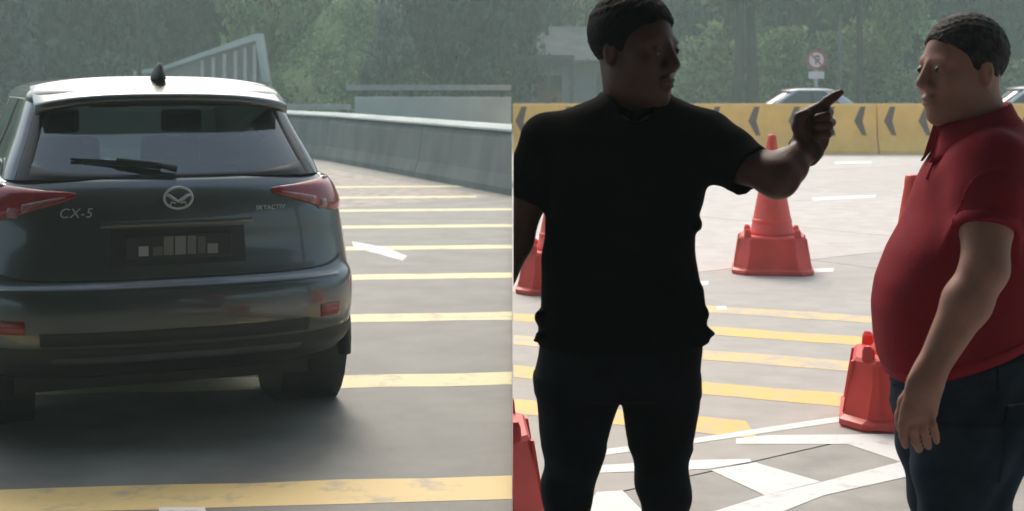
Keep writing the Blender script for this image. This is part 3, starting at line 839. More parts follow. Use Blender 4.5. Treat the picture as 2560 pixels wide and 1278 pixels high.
# shelter and grey house at the seam side of the far road
sh = P(1280, 140, 48.5); s1 = P(1432, 140, 48.5)
st = tag(empty('shelter', (sh[0] + .05, 48.5, 0)), 'flat roofed open shelter of thin dark posts beyond the barrier', 'shelter')
wS = s1[0] - sh[0]
MB().box((0.02, -.1, sh[2] - .13), (wS, 2.0, sh[2] + .03)).build('roof', M['dark_steel'], st)
for x in (.55 * wS + .08, wS - .08):
    MB().box((x - .06, 0, -.06), (x + .06, .12, sh[2] - .13)).build('post', M['dark_steel'], st)
MB().box((.05, 1.2, .7), (wS - .1, 1.26, .85)).build('rail', M['dark_steel'], st)
MB().box((.55 * wS - .1, -.02, .95), (.55 * wS + .12, .05, 1.25)).build('notice_box', M['sign_dark'], st)
hs = P(1300, 120, 56.0); h2 = P(1520, 60, 56.0)
ho = tag(empty('house', (1.2, 57, 0)), 'grey house with a pitched sheet roof behind the shelter', 'house')
MB().box((.2, 57, -.1), (5.6, 64, 2.75)).build('wall', M['wall_grey'], ho, off=ho.location)
rv = [(-.05, 56.3, 2.6), (6.2, 56.3, 2.6), (6.2, 60.5, 4.1), (1.6, 60.5, 4.1)]
rv2 = [(x, y, z - .14) for x, y, z in rv]
MB().add(rv + rv2, [(0, 1, 2, 3), (7, 6, 5, 4), (0, 4, 5, 1), (1, 5, 6, 2), (2, 6, 7, 3), (3, 7, 4, 0)]).build('roof', M['roofing'], ho, off=ho.location)
MB().box((1.0, 56.94, .9), (2.0, 57.02, 2.0)).build('window', M['window_dark'], ho, off=ho.location)
MB().box((3.4, 56.94, .0), (4.4, 57.02, 2.1)).build('door', M['dark_steel'], ho, off=ho.location)

# ================================================================== TREES
def leaf_cloud(n, clumps, seed, size, fill=.55, shape=(1, 1, 1)):
    """leaf sized quads gathered in clumps through a unit crown"""
    g = np.random.default_rng(seed)
    d = g.normal(size=(clumps, 3)); d /= np.linalg.norm(d, axis=1)[:, None]
    c = d * (g.random(clumps) ** .45)[:, None] * .82
    cr = g.uniform(.16, .36, clumps)
    k = g.integers(0, clumps, n)
    o = g.normal(size=(n, 3)); o /= np.linalg.norm(o, axis=1)[:, None]
    p = (c[k] + o * (cr[k] * (g.random(n) ** fill))[:, None]) * np.array(shape)
    a = g.normal(size=(n, 3)); a /= np.linalg.norm(a, axis=1)[:, None]
    b = np.cross(a, g.normal(size=(n, 3))); b /= np.linalg.norm(b, axis=1)[:, None]
    s = size * g.uniform(.6, 1.5, n)[:, None]
    v = np.stack([p - a * s, p + b * s * .45, p + a * s, p - b * s * .45], 1).reshape(-1, 3)
    f = np.arange(4 * n).reshape(n, 4)
    return v, f

CROWNS = {}
def crown_mesh(kind, m):
    key = (kind, m.name)
    if key not in CROWNS:
        v, f = leaf_cloud(4600, 38, 40 + kind, .062, .75)
        me = bpy.data.meshes.new('crown')
        me.vertices.add(len(v)); me.vertices.foreach_set('co', v.astype(np.float32).ravel())
        me.loops.add(f.size); me.loops.foreach_set('vertex_index', f.astype(np.int32).ravel())
        me.polygons.add(len(f)); me.polygons.foreach_set('loop_start', np.arange(0, f.size, 4, dtype=np.int32))
        me.update(calc_edges=True); me.materials.append(m)
        CROWNS[key] = me
    return CROWNS[key]

def tree(x, y, h, rad, label, m='leaf_a', bark='bark', kind=0, base=.35, lean=0.0, trunk=.16, group=None, crown_drop=1.0, z=-.06):
    t = tag(empty('tree', (x, y, z)), label, 'tree', group)
    g = np.random.default_rng(int(abs(x * 131 + y * 17)) + kind)
    ch = h * (1 - base)                                           # crown height
    top = np.array((lean * h, 0, h * (base + .62 * (1 - base))))
    mid = np.array((lean * h * .35 + g.uniform(-.1, .1), g.uniform(-.1, .1), h * base * .6))
    m_ = MB().tube([(0, 0, 0), tuple(mid), tuple(mid * .4 + top * .6), tuple(top)], [trunk * 1.25, trunk, trunk * .65, trunk * .3], 8)
    m_.build('trunk', M[bark], t, smooth=True)
    for i in range(5):
        s = g.uniform(.45, .9); p0 = mid * (1 - s) + top * s
        an = g.uniform(0, 6.28); ln = rad * g.uniform(.5, .85)
        p1 = p0 + np.array((math.cos(an) * ln * .5, math.sin(an) * ln * .5, ln * .35)); p2 = p0 + np.array((math.cos(an) * ln, math.sin(an) * ln, ln * .55))
        MB().tube([tuple(p0), tuple(p1), tuple(p2)], [trunk * .4, trunk * .25, trunk * .1], 6).build('limb', M[bark], t, smooth=True)
    c = link('crown', crown_mesh(kind % 4, M[m]), None, t)
    c.location = (lean * h, 0, h * base + ch * .5)
    c.scale = (rad, rad * .9, ch * .5 * 1.12)
    c.rotation_euler = (0, 0, g.uniform(0, 6.28))
    return t

def lx(u, Y): return (u - CU) * Y / F
# asphalt side, from the left of the picture
L_TREES = [
    (-60, 52, 9.5, 3.6, 'leaf_d', 0, .05, 'pale grey-green tree at the far left edge above the car roof'),
    (110, 54, 10.5, 3.4, 'leaf_a', 1, .05, 'dark green tree behind the left side of the car roof'),
    (250, 57, 11, 3.3, 'leaf_b', 2, .05, 'green tree just left of the thin lamp pole'),
    (395, 59, 12, 3.3, 'leaf_a', 3, .05, 'dark tree just right of the thin lamp pole'),
    (520, 60, 12, 3.2, 'leaf_a', 0, .10, 'dark tree rising above the ribbed retaining wall'),
    (690, 55, 8.5, 2.6, 'leaf_c', 1, .08, 'yellowish green bushy tree on top of the grassy bank'),
    (800, 60, 10, 3.0, 'leaf_b', 2, .05, 'mid green tree between the grassy bank and the pale wall'),
    (965, 49, 4.6, 1.25, 'leaf_d', 3, .05, 'small rounded grey-green tree above the pale wall with the steel rail'),
    (1010, 58, 10.5, 3.2, 'leaf_a', 1, .05, 'dark tree behind the small rounded grey-green tree'),
    (1130, 54, 10.5, 3.0, 'leaf_a', 2, .05, 'dark green tree above the right half of the steel rail'),
    (1235, 57, 11, 2.6, 'leaf_a', 0, .05, 'dark green tree beside the shelter, on the asphalt road side'),
]
for u, Y, h, r, m, k, b, lab in L_TREES:
    tree(lx(u, Y), Y, h, r, lab, m, 'bark', k, b, 0, .14, 'trees behind the asphalt road')
# apron side: thin pale trunks in front, darker trees behind
R_TREES = [
    (1335, 66, 11.5, 2.6, 'leaf_b', 1, .25, 0, .13, 'bark', 'green tree rising behind the pitched sheet roof'),
    (1470, 68, 12.5, 3.2, 'leaf_c', 2, .22, 0, .15, 'bark', 'pale green tree behind the head of the man in black'),
    (1640, 64, 12.0, 3.0, 'leaf_d', 3, .2, 0, .14, 'bark', 'grey-green tree to the right of the head of the man in black'),
    (1745, 60, 11.0, 2.6, 'leaf_d', 1, .2, 0, .14, 'bark', 'greyish tree over the shoulder of the man in black'),
    (1838, 51, 10.0, 2.0, 'leaf_b', 0, .42, .02, .19, 'bark', 'tree with a dark leaning trunk left of the silver car roof'),
    (1885, 51.5, 10.0, 2.0, 'leaf_d', 1, .44, -.03, .2, 'bark', 'tree with a thick forked trunk above the silver car roof'),
    (1960, 60, 11.0, 2.4, 'leaf_a', 2, .32, 0, .12, 'bark', 'dark tree left of the round road sign'),
    (2095, 51, 10.5, 2.0, 'leaf_b', 3, .42, .01, .07, 'bark_pale', 'slim pale trunked tree right of the round road sign'),
    (2150, 51.5, 11.0, 2.2, 'leaf_a', 0, .44, -.01, .12, 'bark', 'slim dark trunked tree midway between the sign and the red shirted man'),
    (2205, 61, 11.5, 2.6, 'leaf_a', 1, .2, 0, .12, 'bark', 'dark tree behind the slim trunks near the red shirted man'),
    (2255, 54, 8.0, 1.5, 'leaf_c', 2, .30, 0, .07, 'bark_pale', 'pale green tree by the face of the red shirted man'),
    (2370, 60, 11.5, 3.0, 'leaf_a', 3, .12, 0, .14, 'bark', 'dark tree behind the head of the red shirted man'),
    (2480, 58, 11.5, 2.8, 'leaf_a', 0, .10, 0, .14, 'bark', 'dark tree behind the nape of the red shirted man'),
    (2590, 59, 11.5, 3.0, 'leaf_a', 1, .10, 0, .14, 'bark', 'dark tree at the right edge of the picture'),
    (2030, 66, 13.0, 3.2, 'leaf_a', 0, .12, 0, .14, 'bark', 'tall dark tree in the second row above the round road sign'),
    (2310, 67, 13.0, 3.2, 'leaf_a', 2, .12, 0, .14, 'bark', 'tall dark tree in the second row by the face of the red shirted man'),
]
for u, Y, h, r, m, k, b, ln, tr, bk, lab in R_TREES:
    tree(lx(u, Y), Y, h, r, lab, m, bk, k, b, ln, tr, 'trees beyond the yellow barrier')

# undergrowth: uncountable leaves along the foot of the trees and on the hill
def scatter(name, label, n, fn, size, m, seed):
    g = np.random.default_rng(seed)
    p = fn(g, n)
    a = g.normal(size=(n, 3)); a[:, 2] += .5; a /= np.linalg.norm(a, axis=1)[:, None]
    b = np.cross(a, g.normal(size=(n, 3))); b /= np.linalg.norm(b, axis=1)[:, None]
    s = size * g.uniform(.5, 1.5, n)[:, None]
    v = np.stack([p - a * s, p + b * s * .45, p + a * s, p - b * s * .45], 1).reshape(-1, 3)
    o = mk(name, v, np.arange(4 * n).reshape(n, 4), m)
    return tag(o, label, None, None, 'stuff')
def clumped(x0, x1, y0, y1, hmax, nc, spread):
    def fn(g, n):
        c = np.stack([g.uniform(x0, x1, nc), g.uniform(y0, y1, nc), np.zeros(nc)], 1)
        hh = g.uniform(.4, 1.0, nc) * hmax
        k = g.integers(0, nc, n)
        p = c[k] + g.normal(size=(n, 3)) * np.array((spread, spread, 0))
        p[:, 2] = hh[k] * g.random(n) ** 1.2
        return p
    return fn
scatter('undergrowth', 'pale green creepers and bushes at the foot of the trees beyond the barrier', 16000, clumped(6.5, 20, 53.5, 56, 4.2, 30, .26), .16, M['leaf_c'], 3)
scatter('undergrowth', 'dark green bushes at the foot of the trees beyond the barrier', 20000, clumped(0.4, 24, 56, 62, 3.6, 60, .7), .16, M['leaf_a'], 4)
scatter('undergrowth', 'dark green bushes along the road behind the parapet', 22000, clumped(-26, -.6, 49, 57, 2.8, 70, .6), .15, M['leaf_a'], 5)
scatter('bank_grass', 'tufts of pale grass on the bank', 9000, lambda g, n: (lambda x, y: np.stack([x, y, -.05 + 5.4 * np.clip((x + 11) / 5, 0, 1) * np.clip((-2.4 - x) / 3.6, 0, 1) ** .6 * np.clip((y - 47.5) / 9 * 13 / 8, 0, 1) + .08], 1))(g.uniform(-11, -2.6, n), g.uniform(47.5, 55, n)), .09, M['leaf_c'], 6)
def hill_pts(g, n):
    x = g.uniform(-60, 60, n); y = 62 + 50 * g.random(n); t = (y - 62) / 128
    z = -.4 + 34 * t ** .62 + 2.2 * np.sin(x * .13 + y * .06) + 1.3 * np.sin(x * .31 - y * .17) * np.minimum(1, t * 8)
    return np.stack([x, y, z + g.random(n) * 2.2], 1)
scatter('hill_foliage', 'dense far foliage covering the hillside', 60000, hill_pts, .28, M['leaf_a'], 7)

# ================================================================== PEOPLE
class Vol:
    """signed distance grid with smooth unions; meshed with surface nets"""
    def __init__(s, lo, hi, h):
        s.lo = np.array(lo, float); s.h = h
        s.n = np.ceil((np.array(hi) - s.lo) / h).astype(int) + 1
        s.f = np.full(s.n, .25, np.float32)
        s.ax = [(s.lo[i] + h * np.arange(s.n[i])).astype(np.float32) for i in range(3)]
    def reg(s, lo, hi, pad):
        a = np.clip(np.floor((np.array(lo) - pad - s.lo) / s.h).astype(int), 0, s.n - 1)
        b = np.clip(np.ceil((np.array(hi) + pad - s.lo) / s.h).astype(int) + 1, 1, s.n)
        sl = tuple(slice(a[i], b[i]) for i in range(3))
        g = [s.ax[0][sl[0]][:, None, None], s.ax[1][sl[1]][None, :, None], s.ax[2][sl[2]][None, None, :]]
        return sl, g
    def put(s, fn, lo, hi, k=.02, op='u'):
        sl, g = s.reg(lo, hi, k + 3 * s.h)
        if 0 in s.f[sl].shape: return s
        d = fn(*g).astype(np.float32); a = s.f[sl]
        if op == 'u':
            e = np.maximum(k - np.abs(a - d), 0) / k if k > 0 else 0
            s.f[sl] = np.minimum(a, d) - e * e * k * .25
        elif op == 's':
            d = -d; e = np.maximum(k - np.abs(a - d), 0) / k if k > 0 else 0
            s.f[sl] = np.maximum(a, d) + e * e * k * .25
        return s
    def cone(s, a, b, ra, rb, k=.02, op='u', flat=None, fl=1.0):
        a = np.asarray(a, float); b = np.asarray(b, float); r = max(ra, rb)
        ab = b - a; l2 = max(ab.dot(ab), 1e-9)
        w = None
        if flat is not None: w = np.asarray(flat, float); w = w / np.linalg.norm(w)
        def fn(x, y, z):
            px, py, pz = x - a[0], y - a[1], z - a[2]
            t = np.clip((px * ab[0] + py * ab[1] + pz * ab[2]) / l2, 0, 1)
            qx, qy, qz = px - t * ab[0], py - t * ab[1], pz - t * ab[2]
            d2 = qx * qx + qy * qy + qz * qz
            if w is not None:
                c = qx * w[0] + qy * w[1] + qz * w[2]
                d2 = d2 + c * c * (1 / (fl * fl) - 1)
            return (np.sqrt(d2) - (ra + (rb - ra) * t)) * (min(1, fl) if w is not None else 1)
        return s.put(fn, np.minimum(a, b) - r, np.maximum(a, b) + r, k, op)
    def chain(s, pts, rad, k=.012, **kw):
        for i in range(len(pts) - 1): s.cone(pts[i], pts[i+1], rad[i], rad[i+1], k, **kw)
        return s
    def ell(s, c, r, B=None, k=.02, op='u'):
        c = np.asarray(c, float); r = np.asarray(r, float); B = np.eye(3) if B is None else np.asarray(B, float)   # rows of B: the axes
        m = r.max()
        def fn(x, y, z):
            px, py, pz = x - c[0], y - c[1], z - c[2]
            k0 = 0; k1 = 0
            for i in range(3):
                q = px * B[i][0] + py * B[i][1] + pz * B[i][2]
                k0 = k0 + (q / r[i]) ** 2; k1 = k1 + (q / r[i] ** 2) ** 2
            k0 = np.sqrt(k0); k1 = np.sqrt(k1) + 1e-6
            return k0 * (k0 - 1) / k1
        return s.put(fn, c - m, c + m, k, op)
    def loft(s, rows, k=.02, p=2.2, fold=None, op='u'):
        """rows: z, cx, cy, rx, ry from top to bottom or reverse"""
        rows = sorted(rows); zz = np.array([r[0] for r in rows])
        fine = np.linspace(zz[0], zz[-1], 400)
        ker = np.exp(-.5 * (np.arange(-14, 15) / 6.0) ** 2); ker /= ker.sum()
        cs = [np.convolve(np.pad(np.interp(fine, zz, [r[i] for r in rows]), 14, mode='edge'), ker, mode='valid') for i in range(1, 5)]
        mx = max(r[3] for r in rows); my = max(r[4] for r in rows)
        lo = (min(r[1] for r in rows) - mx, min(r[2] for r in rows) - my, zz[0]); hi = (max(r[1] for r in rows) + mx, max(r[2] for r in rows) + my, zz[-1])
        def fn(x, y, z):
            q = [np.interp(z.ravel(), fine, c).astype(np.float32)[None, None, :] for c in cs]
            d = ((np.abs((x - q[0]) / q[2]) ** p + np.abs((y - q[1]) / q[3]) ** p) ** (1 / p) - 1) * np.minimum(q[2], q[3])
            if fold is not None: d = d - fold(x, y, z)
            return np.maximum(d, np.maximum(z - zz[-1], zz[0] - z))
        return s.put(fn, lo, hi, k, op)
    def cut(s, pt, nrm):
        """remove what lies on the side the normal points to"""
        nrm = np.asarray(nrm, float); nrm = nrm / np.linalg.norm(nrm)
        d = (s.ax[0][:, None, None] - pt[0]) * nrm[0] + (s.ax[1][None, :, None] - pt[1]) * nrm[1] + (s.ax[2][None, None, :] - pt[2]) * nrm[2]
        s.f = np.maximum(s.f, d.astype(np.float32)); return s
    def copy(s):
        o = Vol.__new__(Vol); o.lo = s.lo; o.h = s.h; o.n = s.n; o.f = s.f.copy(); o.ax = s.ax; return o
    def grow(s, d): s.f = s.f - np.float32(d); return s
    def slab(s, pt, nrm, half):
        nrm = np.asarray(nrm, float); nrm = nrm / np.linalg.norm(nrm)
        return s.cut(np.asarray(pt) + nrm * half, nrm).cut(np.asarray(pt) - nrm * half, -nrm)
    def mesh(s, it=1):
        f = s.f.copy(); f[0] = f[-1] = .1; f[:, 0] = f[:, -1] = .1; f[:, :, 0] = f[:, :, -1] = .1
        ins = f < 0
        c = np.zeros(tuple(np.array(f.shape) - 1), np.int8)
        for dx in (0, 1):
            for dy in (0, 1):
                for dz in (0, 1):
                    c += ins[dx:f.shape[0]-1+dx, dy:f.shape[1]-1+dy, dz:f.shape[2]-1+dz]
        ijk = np.argwhere((c > 0) & (c < 8))
        I = -np.ones(c.shape, np.int32); I[tuple(ijk.T)] = np.arange(len(ijk))
        acc = np.zeros((len(ijk), 3)); cnt = np.zeros(len(ijk))
        corners = [(a, b, d) for a in (0, 1) for b in (0, 1) for d in (0, 1)]
        val = {q: f[ijk[:, 0] + q[0], ijk[:, 1] + q[1], ijk[:, 2] + q[2]] for q in corners}
        for q in corners:
            for ax_ in range(3):
                if q[ax_]: continue
                q2 = list(q); q2[ax_] = 1; q2 = tuple(q2)
                a, b = val[q], val[q2]; m = (a < 0) != (b < 0)
                t = np.where(m, a / np.where(m, a - b, 1), 0)
                pos = np.tile(np.array(q, float), (len(ijk), 1)); pos[:, ax_] += t
                acc += pos * m[:, None]; cnt += m
        v = s.lo + (ijk + acc / np.maximum(cnt, 1)[:, None]) * s.h
        quads = []
        for ax_ in range(3):
            sl0 = [slice(None)] * 3; sl1 = [slice(None)] * 3; sl0[ax_] = slice(0, -1); sl1[ax_] = slice(1, None)
            a, b = ins[tuple(sl0)], ins[tuple(sl1)]
            e = np.argwhere(a != b); o1, o2 = [(1, 2), (2, 0), (0, 1)][ax_]
            ok = (e[:, o1] > 0) & (e[:, o2] > 0) & (e[:, o1] < f.shape[o1] - 1) & (e[:, o2] < f.shape[o2] - 1)
            e = e[ok]; sgn = a[tuple(e.T)]
            def cell(d1, d2):
                w = e.copy(); w[:, o1] += d1; w[:, o2] += d2; return I[tuple(w.T)]
            q = np.stack([cell(-1, -1), cell(0, -1), cell(0, 0), cell(-1, 0)], 1)
            q[~sgn] = q[~sgn][:, ::-1]
            quads.append(q)
        q = np.concatenate(quads); q = q[(q >= 0).all(1)]
        for _ in range(it):                       # light relaxation
            sm = np.zeros_like(v); ct = np.zeros(len(v))
            for i in range(4):
                np.add.at(sm, q[:, i], v[q[:, (i + 1) % 4]]); np.add.at(ct, q[:, i], 1)
                np.add.at(sm, q[:, (i + 1) % 4], v[q[:, i]]); np.add.at(ct, q[:, (i + 1) % 4], 1)
            v = v * .5 + .5 * sm / np.maximum(ct, 1)[:, None]
        return v, q
    def build(s, name, m, parent, it=1):
        v, q = s.mesh(it)
        return mk(name, v, q, m, parent, True, parent.matrix_world.translation if parent.parent else parent.location)

def head(V, H, C, fwd, k=1.0, hv_=1.0):
    """face, skull and ears into the skin volume V and hair into H; C centre of the head; returns the local-to-world map"""
    f = np.array(fwd, float); f /= np.linalg.norm(f)
    up = np.array((0, 0, 1.0)); sd_ = np.cross(f, up); sd_ /= np.linalg.norm(sd_); up = np.cross(sd_, f)
    B = np.stack([sd_, f, up])
    C = np.array(C, float)
    W = lambda x, y, z: C + k * (x * sd_ + y * f + z * up)
    e = lambda c, r, kk=.015, op='u': V.ell(W(*c), np.array(r) * k, B, kk, op)
    e((0, -.010, .032), (.074, .096, .086))
    e((0, .028, -.035), (.060, .064, .086), .03)
    e((0, .040, -.082), (.046, .046, .036), .03)
    e((0, .072, -.104), (.020, .018, .016), .025)
    for s in (-1, 1):
        e((s * .040, .058, -.030), (.022, .024, .022), .025)
        e((s * .052, .010, -.070), (.016, .034, .030), .03)
        e((s * .028, .074, .022), (.024, .013, .009), .02)
        e((s * .031, .097, .002), (.019, .016, .011), .010, 's')
        e((s * .031, .083, .003), (.017, .012, .0105), .004)
        e((s * .013, .098, -.036), (.0095, .011, .0085), .008)
        e((s * .076, -.010, -.006), (.009, .017, .029), .007)
        e((s * .084, -.005, -.003), (.005, .009, .017), .005, 's')
    V.cone(W(0, .090, .016), W(0, .112, -.026), .0085 * k, .0125 * k, .012)
    e((0, .097, -.060), (.022, .010, .0065), .008)
    e((0, .095, -.073), (.019, .010, .0070), .008)
    V.cone(W(-.022, .102, -.0665), W(.022, .102, -.0665), .0022 * k, .0022 * k, .004, 's')
    H.ell(W(0, -.016, .042), np.array((.083, .101, .090)) * k * hv_, B, .01)
    sl, g = H.reg(H.lo, H.lo + H.h * H.n, 0)
    q = [sum((g[j] - C[j]) * B[i][j] for j in range(3)) / k for i in range(3)]
    hl = np.interp(q[1].ravel(), [-.13, -.055, -.030, -.010, .018, .034, .060, .13], [-.078, -.062, -.020, -.002, -.006, .034, .064, .074]).reshape(q[1].shape)
    cut = (hl - q[2] + .006 * np.cos(q[0] * 70)) * .6
    nz = .0022 * np.sin(q[0] * 190 + 130 * q[1] + 3 * np.sin(70 * q[2])) * np.sin(q[1] * 230 - 170 * q[2] + 2 * np.sin(90 * q[0]))
    H.f = np.maximum(H.f - nz.astype(np.float32), cut.astype(np.float32) * k)
    return W

def eyes(W, k, parent, n=1):
    for s in (-1, 1):
        c = W(s * .031, .0855, .003)
        for nm, r, d, m in (('eye', .0108, 0, M['eye']), ('iris', .0066, .0055, M['iris'])):
            cc = c + (W(0, 1, 0) - W(0, 0, 0)) / k * d * k
            V_ = MB().loft([[tuple(cc + k * r * np.array((math.cos(a) * math.sin(b), math.sin(a) * math.sin(b), math.cos(b)))) for a in np.linspace(0, 2 * math.pi, 13)[:-1]] for b in np.linspace(.05, math.pi - .05, 9)])
            V_.build(nm, m, parent, True, off=parent.location)

def legs_rows(rows, Y, dy, ry):
    out = []
    for (v, a, b), r in zip(rows, ry):
        p, q = P(a, v, Y), P(b, v, Y)
        out.append((p[2], (p[0] + q[0]) / 2, Y + dy, abs(q[0] - p[0]) / 2, r))
    return out

def torso_rows(rows, Y):
    out = []
    for v, a, b, dy, ry in rows:
        p, q = P(a, v, Y), P(b, v, Y)
        out.append((p[2], (p[0] + q[0]) / 2, Y + dy, abs(q[0] - p[0]) / 2, ry))
    return out

# ------------------------------------------------------------------ the man in black
def man_black():
    Y = 3.175
    Q = lambda u, v, dy=0.0: P(u, v, Y + dy)
    t = tag(empty('person', (Q(1560, 600)[0], Y, AZ)), 'person in a black T-shirt and dark jeans pointing with a raised arm', 'person')
    lo, hi = (-.03, Y - .36, AZ - .01), (.80, Y + .34, 1.90)
    V = Vol((-.03, Y - .36, AZ - .01), (.80, Y + .30, 1.90), .0042)
    H = Vol((.10, Y - .22, 1.55), (.50, Y + .22, 1.92), .004)
    # torso and legs under the clothes
    tr = [(280, 1510, 1670, .01, .06), (330, 1395, 1760, .01, .085), (400, 1375, 1750, 0, .10), (560, 1385, 1715, 0, .10), (760, 1375, 1725, 0, .105), (900, 1375, 1725, .01, .095), (945, 1385, 1710, .01, .08)]
    V.loft(torso_rows(tr, Y), .03)
    for rows in ([(945, 1375, 1530), (1100, 1370, 1515), (1278, 1385, 1455), (1500, 1385, 1460), (1880, 1405, 1455)], [(945, 1575, 1722), (1100, 1584, 1722), (1278, 1615, 1705), (1500, 1625, 1705), (1880, 1650, 1700)]):
        V.loft(legs_rows(rows, Y, .01, (.08, .075, .055, .06, .04)), .03)
        c = (rows[-1][1] + rows[-1][2]) / 2
        V.ell(Q(c, 1905, -.05), (.04, .11, .035), None, .03)
    W = head(V, H, Q(1588, 126, -.02), (.72, -.69, -.06), 1.0, 1.04)
    V.cone(W(0, -.022, -.05), Q(1583, 300, .02), .056, .062, .03)
    V.cone(Q(1583, 305, .02), Q(1410, 355, .02), .045, .04, .05); V.cone(Q(1583, 305, .02), Q(1750, 362, .02), .045, .04, .05)
    # pointing arm
    E, Wr = Q(1944, 444, -.12), Q(2014, 374, -.03)
    V.cone(Q(1768, 362, 0), Q(1860, 405, -.065), .045, .045, .03); V.cone(Q(1860, 405, -.065), E, .045, .040, .02)
    V.cone(E, E * .6 + Wr * .4, .041, .041, .03); V.cone(E * .6 + Wr * .4, Wr, .039, .028, .012)
    # hand: palm, curled fingers, straight index, thumb
    q = lambda u, v, d: Q(u, v, -.03 + d)
    V.cone(Wr, q(2022, 350, .0), .028, .027, .012)
    V.cone(q(2020, 350, 0), q(2024, 300, .0), .030, .027, .02, flat=(.2, 1, 0), fl=.62)
    V.cone(q(2040, 345, .0), q(2046, 305, .0), .026, .024, .02, flat=(.2, 1, 0), fl=.62)
    V.chain([q(2020, 300, .008), q(2036, 278, .004), q(2070, 252, -.01), q(2086, 241, -.015), q(2102, 231, -.018)], [.0135, .0120, .0105, .0095, .0078], .008)
    for (m0, p0, d0, t0), r in zip((((2042, 284), (2073, 281), (2068, 289), (2044, 294)), ((2047, 304), (2079, 306), (2073, 312), (2046, 315)), ((2048, 325), (2075, 331), (2069, 335), (2046, 336))), (.0098, .0098, .0092)):
        V.chain([q(*m0, .014), q(*p0, -.006), q(*d0, -.026), q(*t0, -.030)], [r * 1.1, r, r * .95, r * .9], .003)
    V.chain([q(2008, 345, -.008), q(1995, 318, -.018), q(1999, 293, -.024), q(2018, 281, -.028)], [.017, .0135, .0115, .0095], .008)
    # the other arm hangs and leaves the apron's edge
    V.chain([Q(1368, 370, .01), Q(1318, 480, .02), Q(1283, 600, .02), Q(1225, 760, -.02)], [.043, .047, .043, .033], .02)
    V.cut((.003, 0, 0), (-1, 0, 0))
    V.build('body', M['skin'], t)
    eyes(W, 1.0, t)
    hr = H.build('hair', M['hair'], t)
    # wristband
    ax = (Wr - E) / np.linalg.norm(Wr - E); c = Wr + ax * .004
    e1 = np.cross(ax, (0, 0, 1.0)); e1 /= np.linalg.norm(e1); e2 = np.cross(ax, e1)
    MB().loft([[tuple(c + ax * d + r * (math.cos(a) * e1 + math.sin(a) * e2)) for a in np.linspace(0, 2 * math.pi, 25)[:-1]] for d, r in ((-.013, .030), (-.012, .0385), (.012, .0375), (.013, .029))]).build('wristband', M['band'], t, True, off=t.location)
    # T-shirt
    T = Vol((-.03, Y - .30, .92), (.64, Y + .26, 1.68), .0052)
    fold = lambda x, y, z: .004 * np.sin(26 * x + 34 * z + 6 * np.sin(9 * z)) * np.clip((1.45 - z) * 2.2, 0, 1) + .003 * np.sin(61 * z + 17 * x + 3 * np.sin(21 * x)) * np.clip((1.25 - z) * 3, 0, 1)
    rows = [(235, 1512, 1668, .015, .070), (252, 1472, 1712, .012, .085), (278, 1402, 1765, .01, .100), (330, 1352, 1800, .0, .118), (400, 1350, 1780, 0, .128), (480, 1364, 1762, 0, .130), (530, 1366, 1750, 0, .128),
            (572, 1362, 1734, 0, .128), (650, 1355, 1741, 0, .132), (740, 1349, 1748, 0, .136), (800, 1346, 1757, 0, .138), (838, 1341, 1768, 0, .140), (862, 1340, 1776, 0, .142)]
    T.loft(torso_rows(rows, Y), .02, 2.3, fold)
    a, b = Q(1370, 352, .0), Q(1316, 492, .02)
    Tl = T.copy(); Tl.f[:] = .25
    Tl.chain([a, a * .5 + b * .5, b, b + (b - a) * .2], [.064, .056, .054, .056], .02); d = (b - a) / np.linalg.norm(b - a); Tl.cut(b, d)
    Tl.cone(b - d * .03, b + d * .05, .047, .050, .004, 's')
    a2, b2 = Q(1768, 352, .0), Q(1878, 432, -.085)
    Tr = T.copy(); Tr.f[:] = .25
    Tr.chain([a2, a2 * .5 + b2 * .5, b2, b2 + (b2 - a2) * .2], [.068, .062, .056, .056], .02); d2 = (b2 - a2) / np.linalg.norm(b2 - a2); Tr.cut(b2, d2)
    Tr.cone(b2 - d2 * .03, b2 + d2 * .05, .049, .052, .004, 's')
    Tr.cone(Q(1800, 505, -.02), Q(1842, 492, -.1), .018, .008, .01, 's')
    for o in (Tl, Tr):
        k = .03; e = np.maximum(k - np.abs(T.f - o.f), 0) / k; T.f = np.minimum(T.f, o.f) - e * e * k * .25
    T.cone(Q(1586, 292, -.05), Q(1584, 215, .0), .048, .060, .01, 's')                    # neck opening
    T.chain([Q(1508, 240, .02), Q(1522, 262, -.045), Q(1588, 292, -.08), Q(1652, 262, -.045), Q(1668, 240, .02)], [.009] * 5, .012)
    T.chain([Q(1350, 838, -.06), Q(1337, 852, -.03)], [.010, .004], .01)
    for u, v, r in ((1742, 728, .014), (1748, 752, .010), (1757, 782, .013), (1350, 790, .012), (1742, 560, .012)): T.cone(Q(u, v, -.05), Q(u, v + 6, .05), r, r, .015)
    T.chain([Q(1765, 832, -.05), Q(1784, 834, -.02)], [.012, .005], .012)
    T.cut((.003, 0, 0), (-1, 0, 0)); T.cut(Q(1550, 858), (.03, 0, -1))
    sh_ = T.build('shirt', M['cloth_black'], t)
    # jeans
    J = Vol((.02, Y - .20, AZ), (.48, Y + .22, 1.14), .0058)
    wr = lambda x, y, z: .004 * np.sin(55 * z + 22 * x + 4 * np.sin(13 * x)) * np.clip(np.abs(z - .62) < .22, .25, 1) + .003 * np.sin(38 * x + 25 * z)
    J.loft(torso_rows([(815, 1350, 1760, .005, .128), (870, 1345, 1760, .008, .130), (940, 1342, 1753, .01, .128), (985, 1343, 1748, .01, .11)], Y), .02, 2.3, wr)
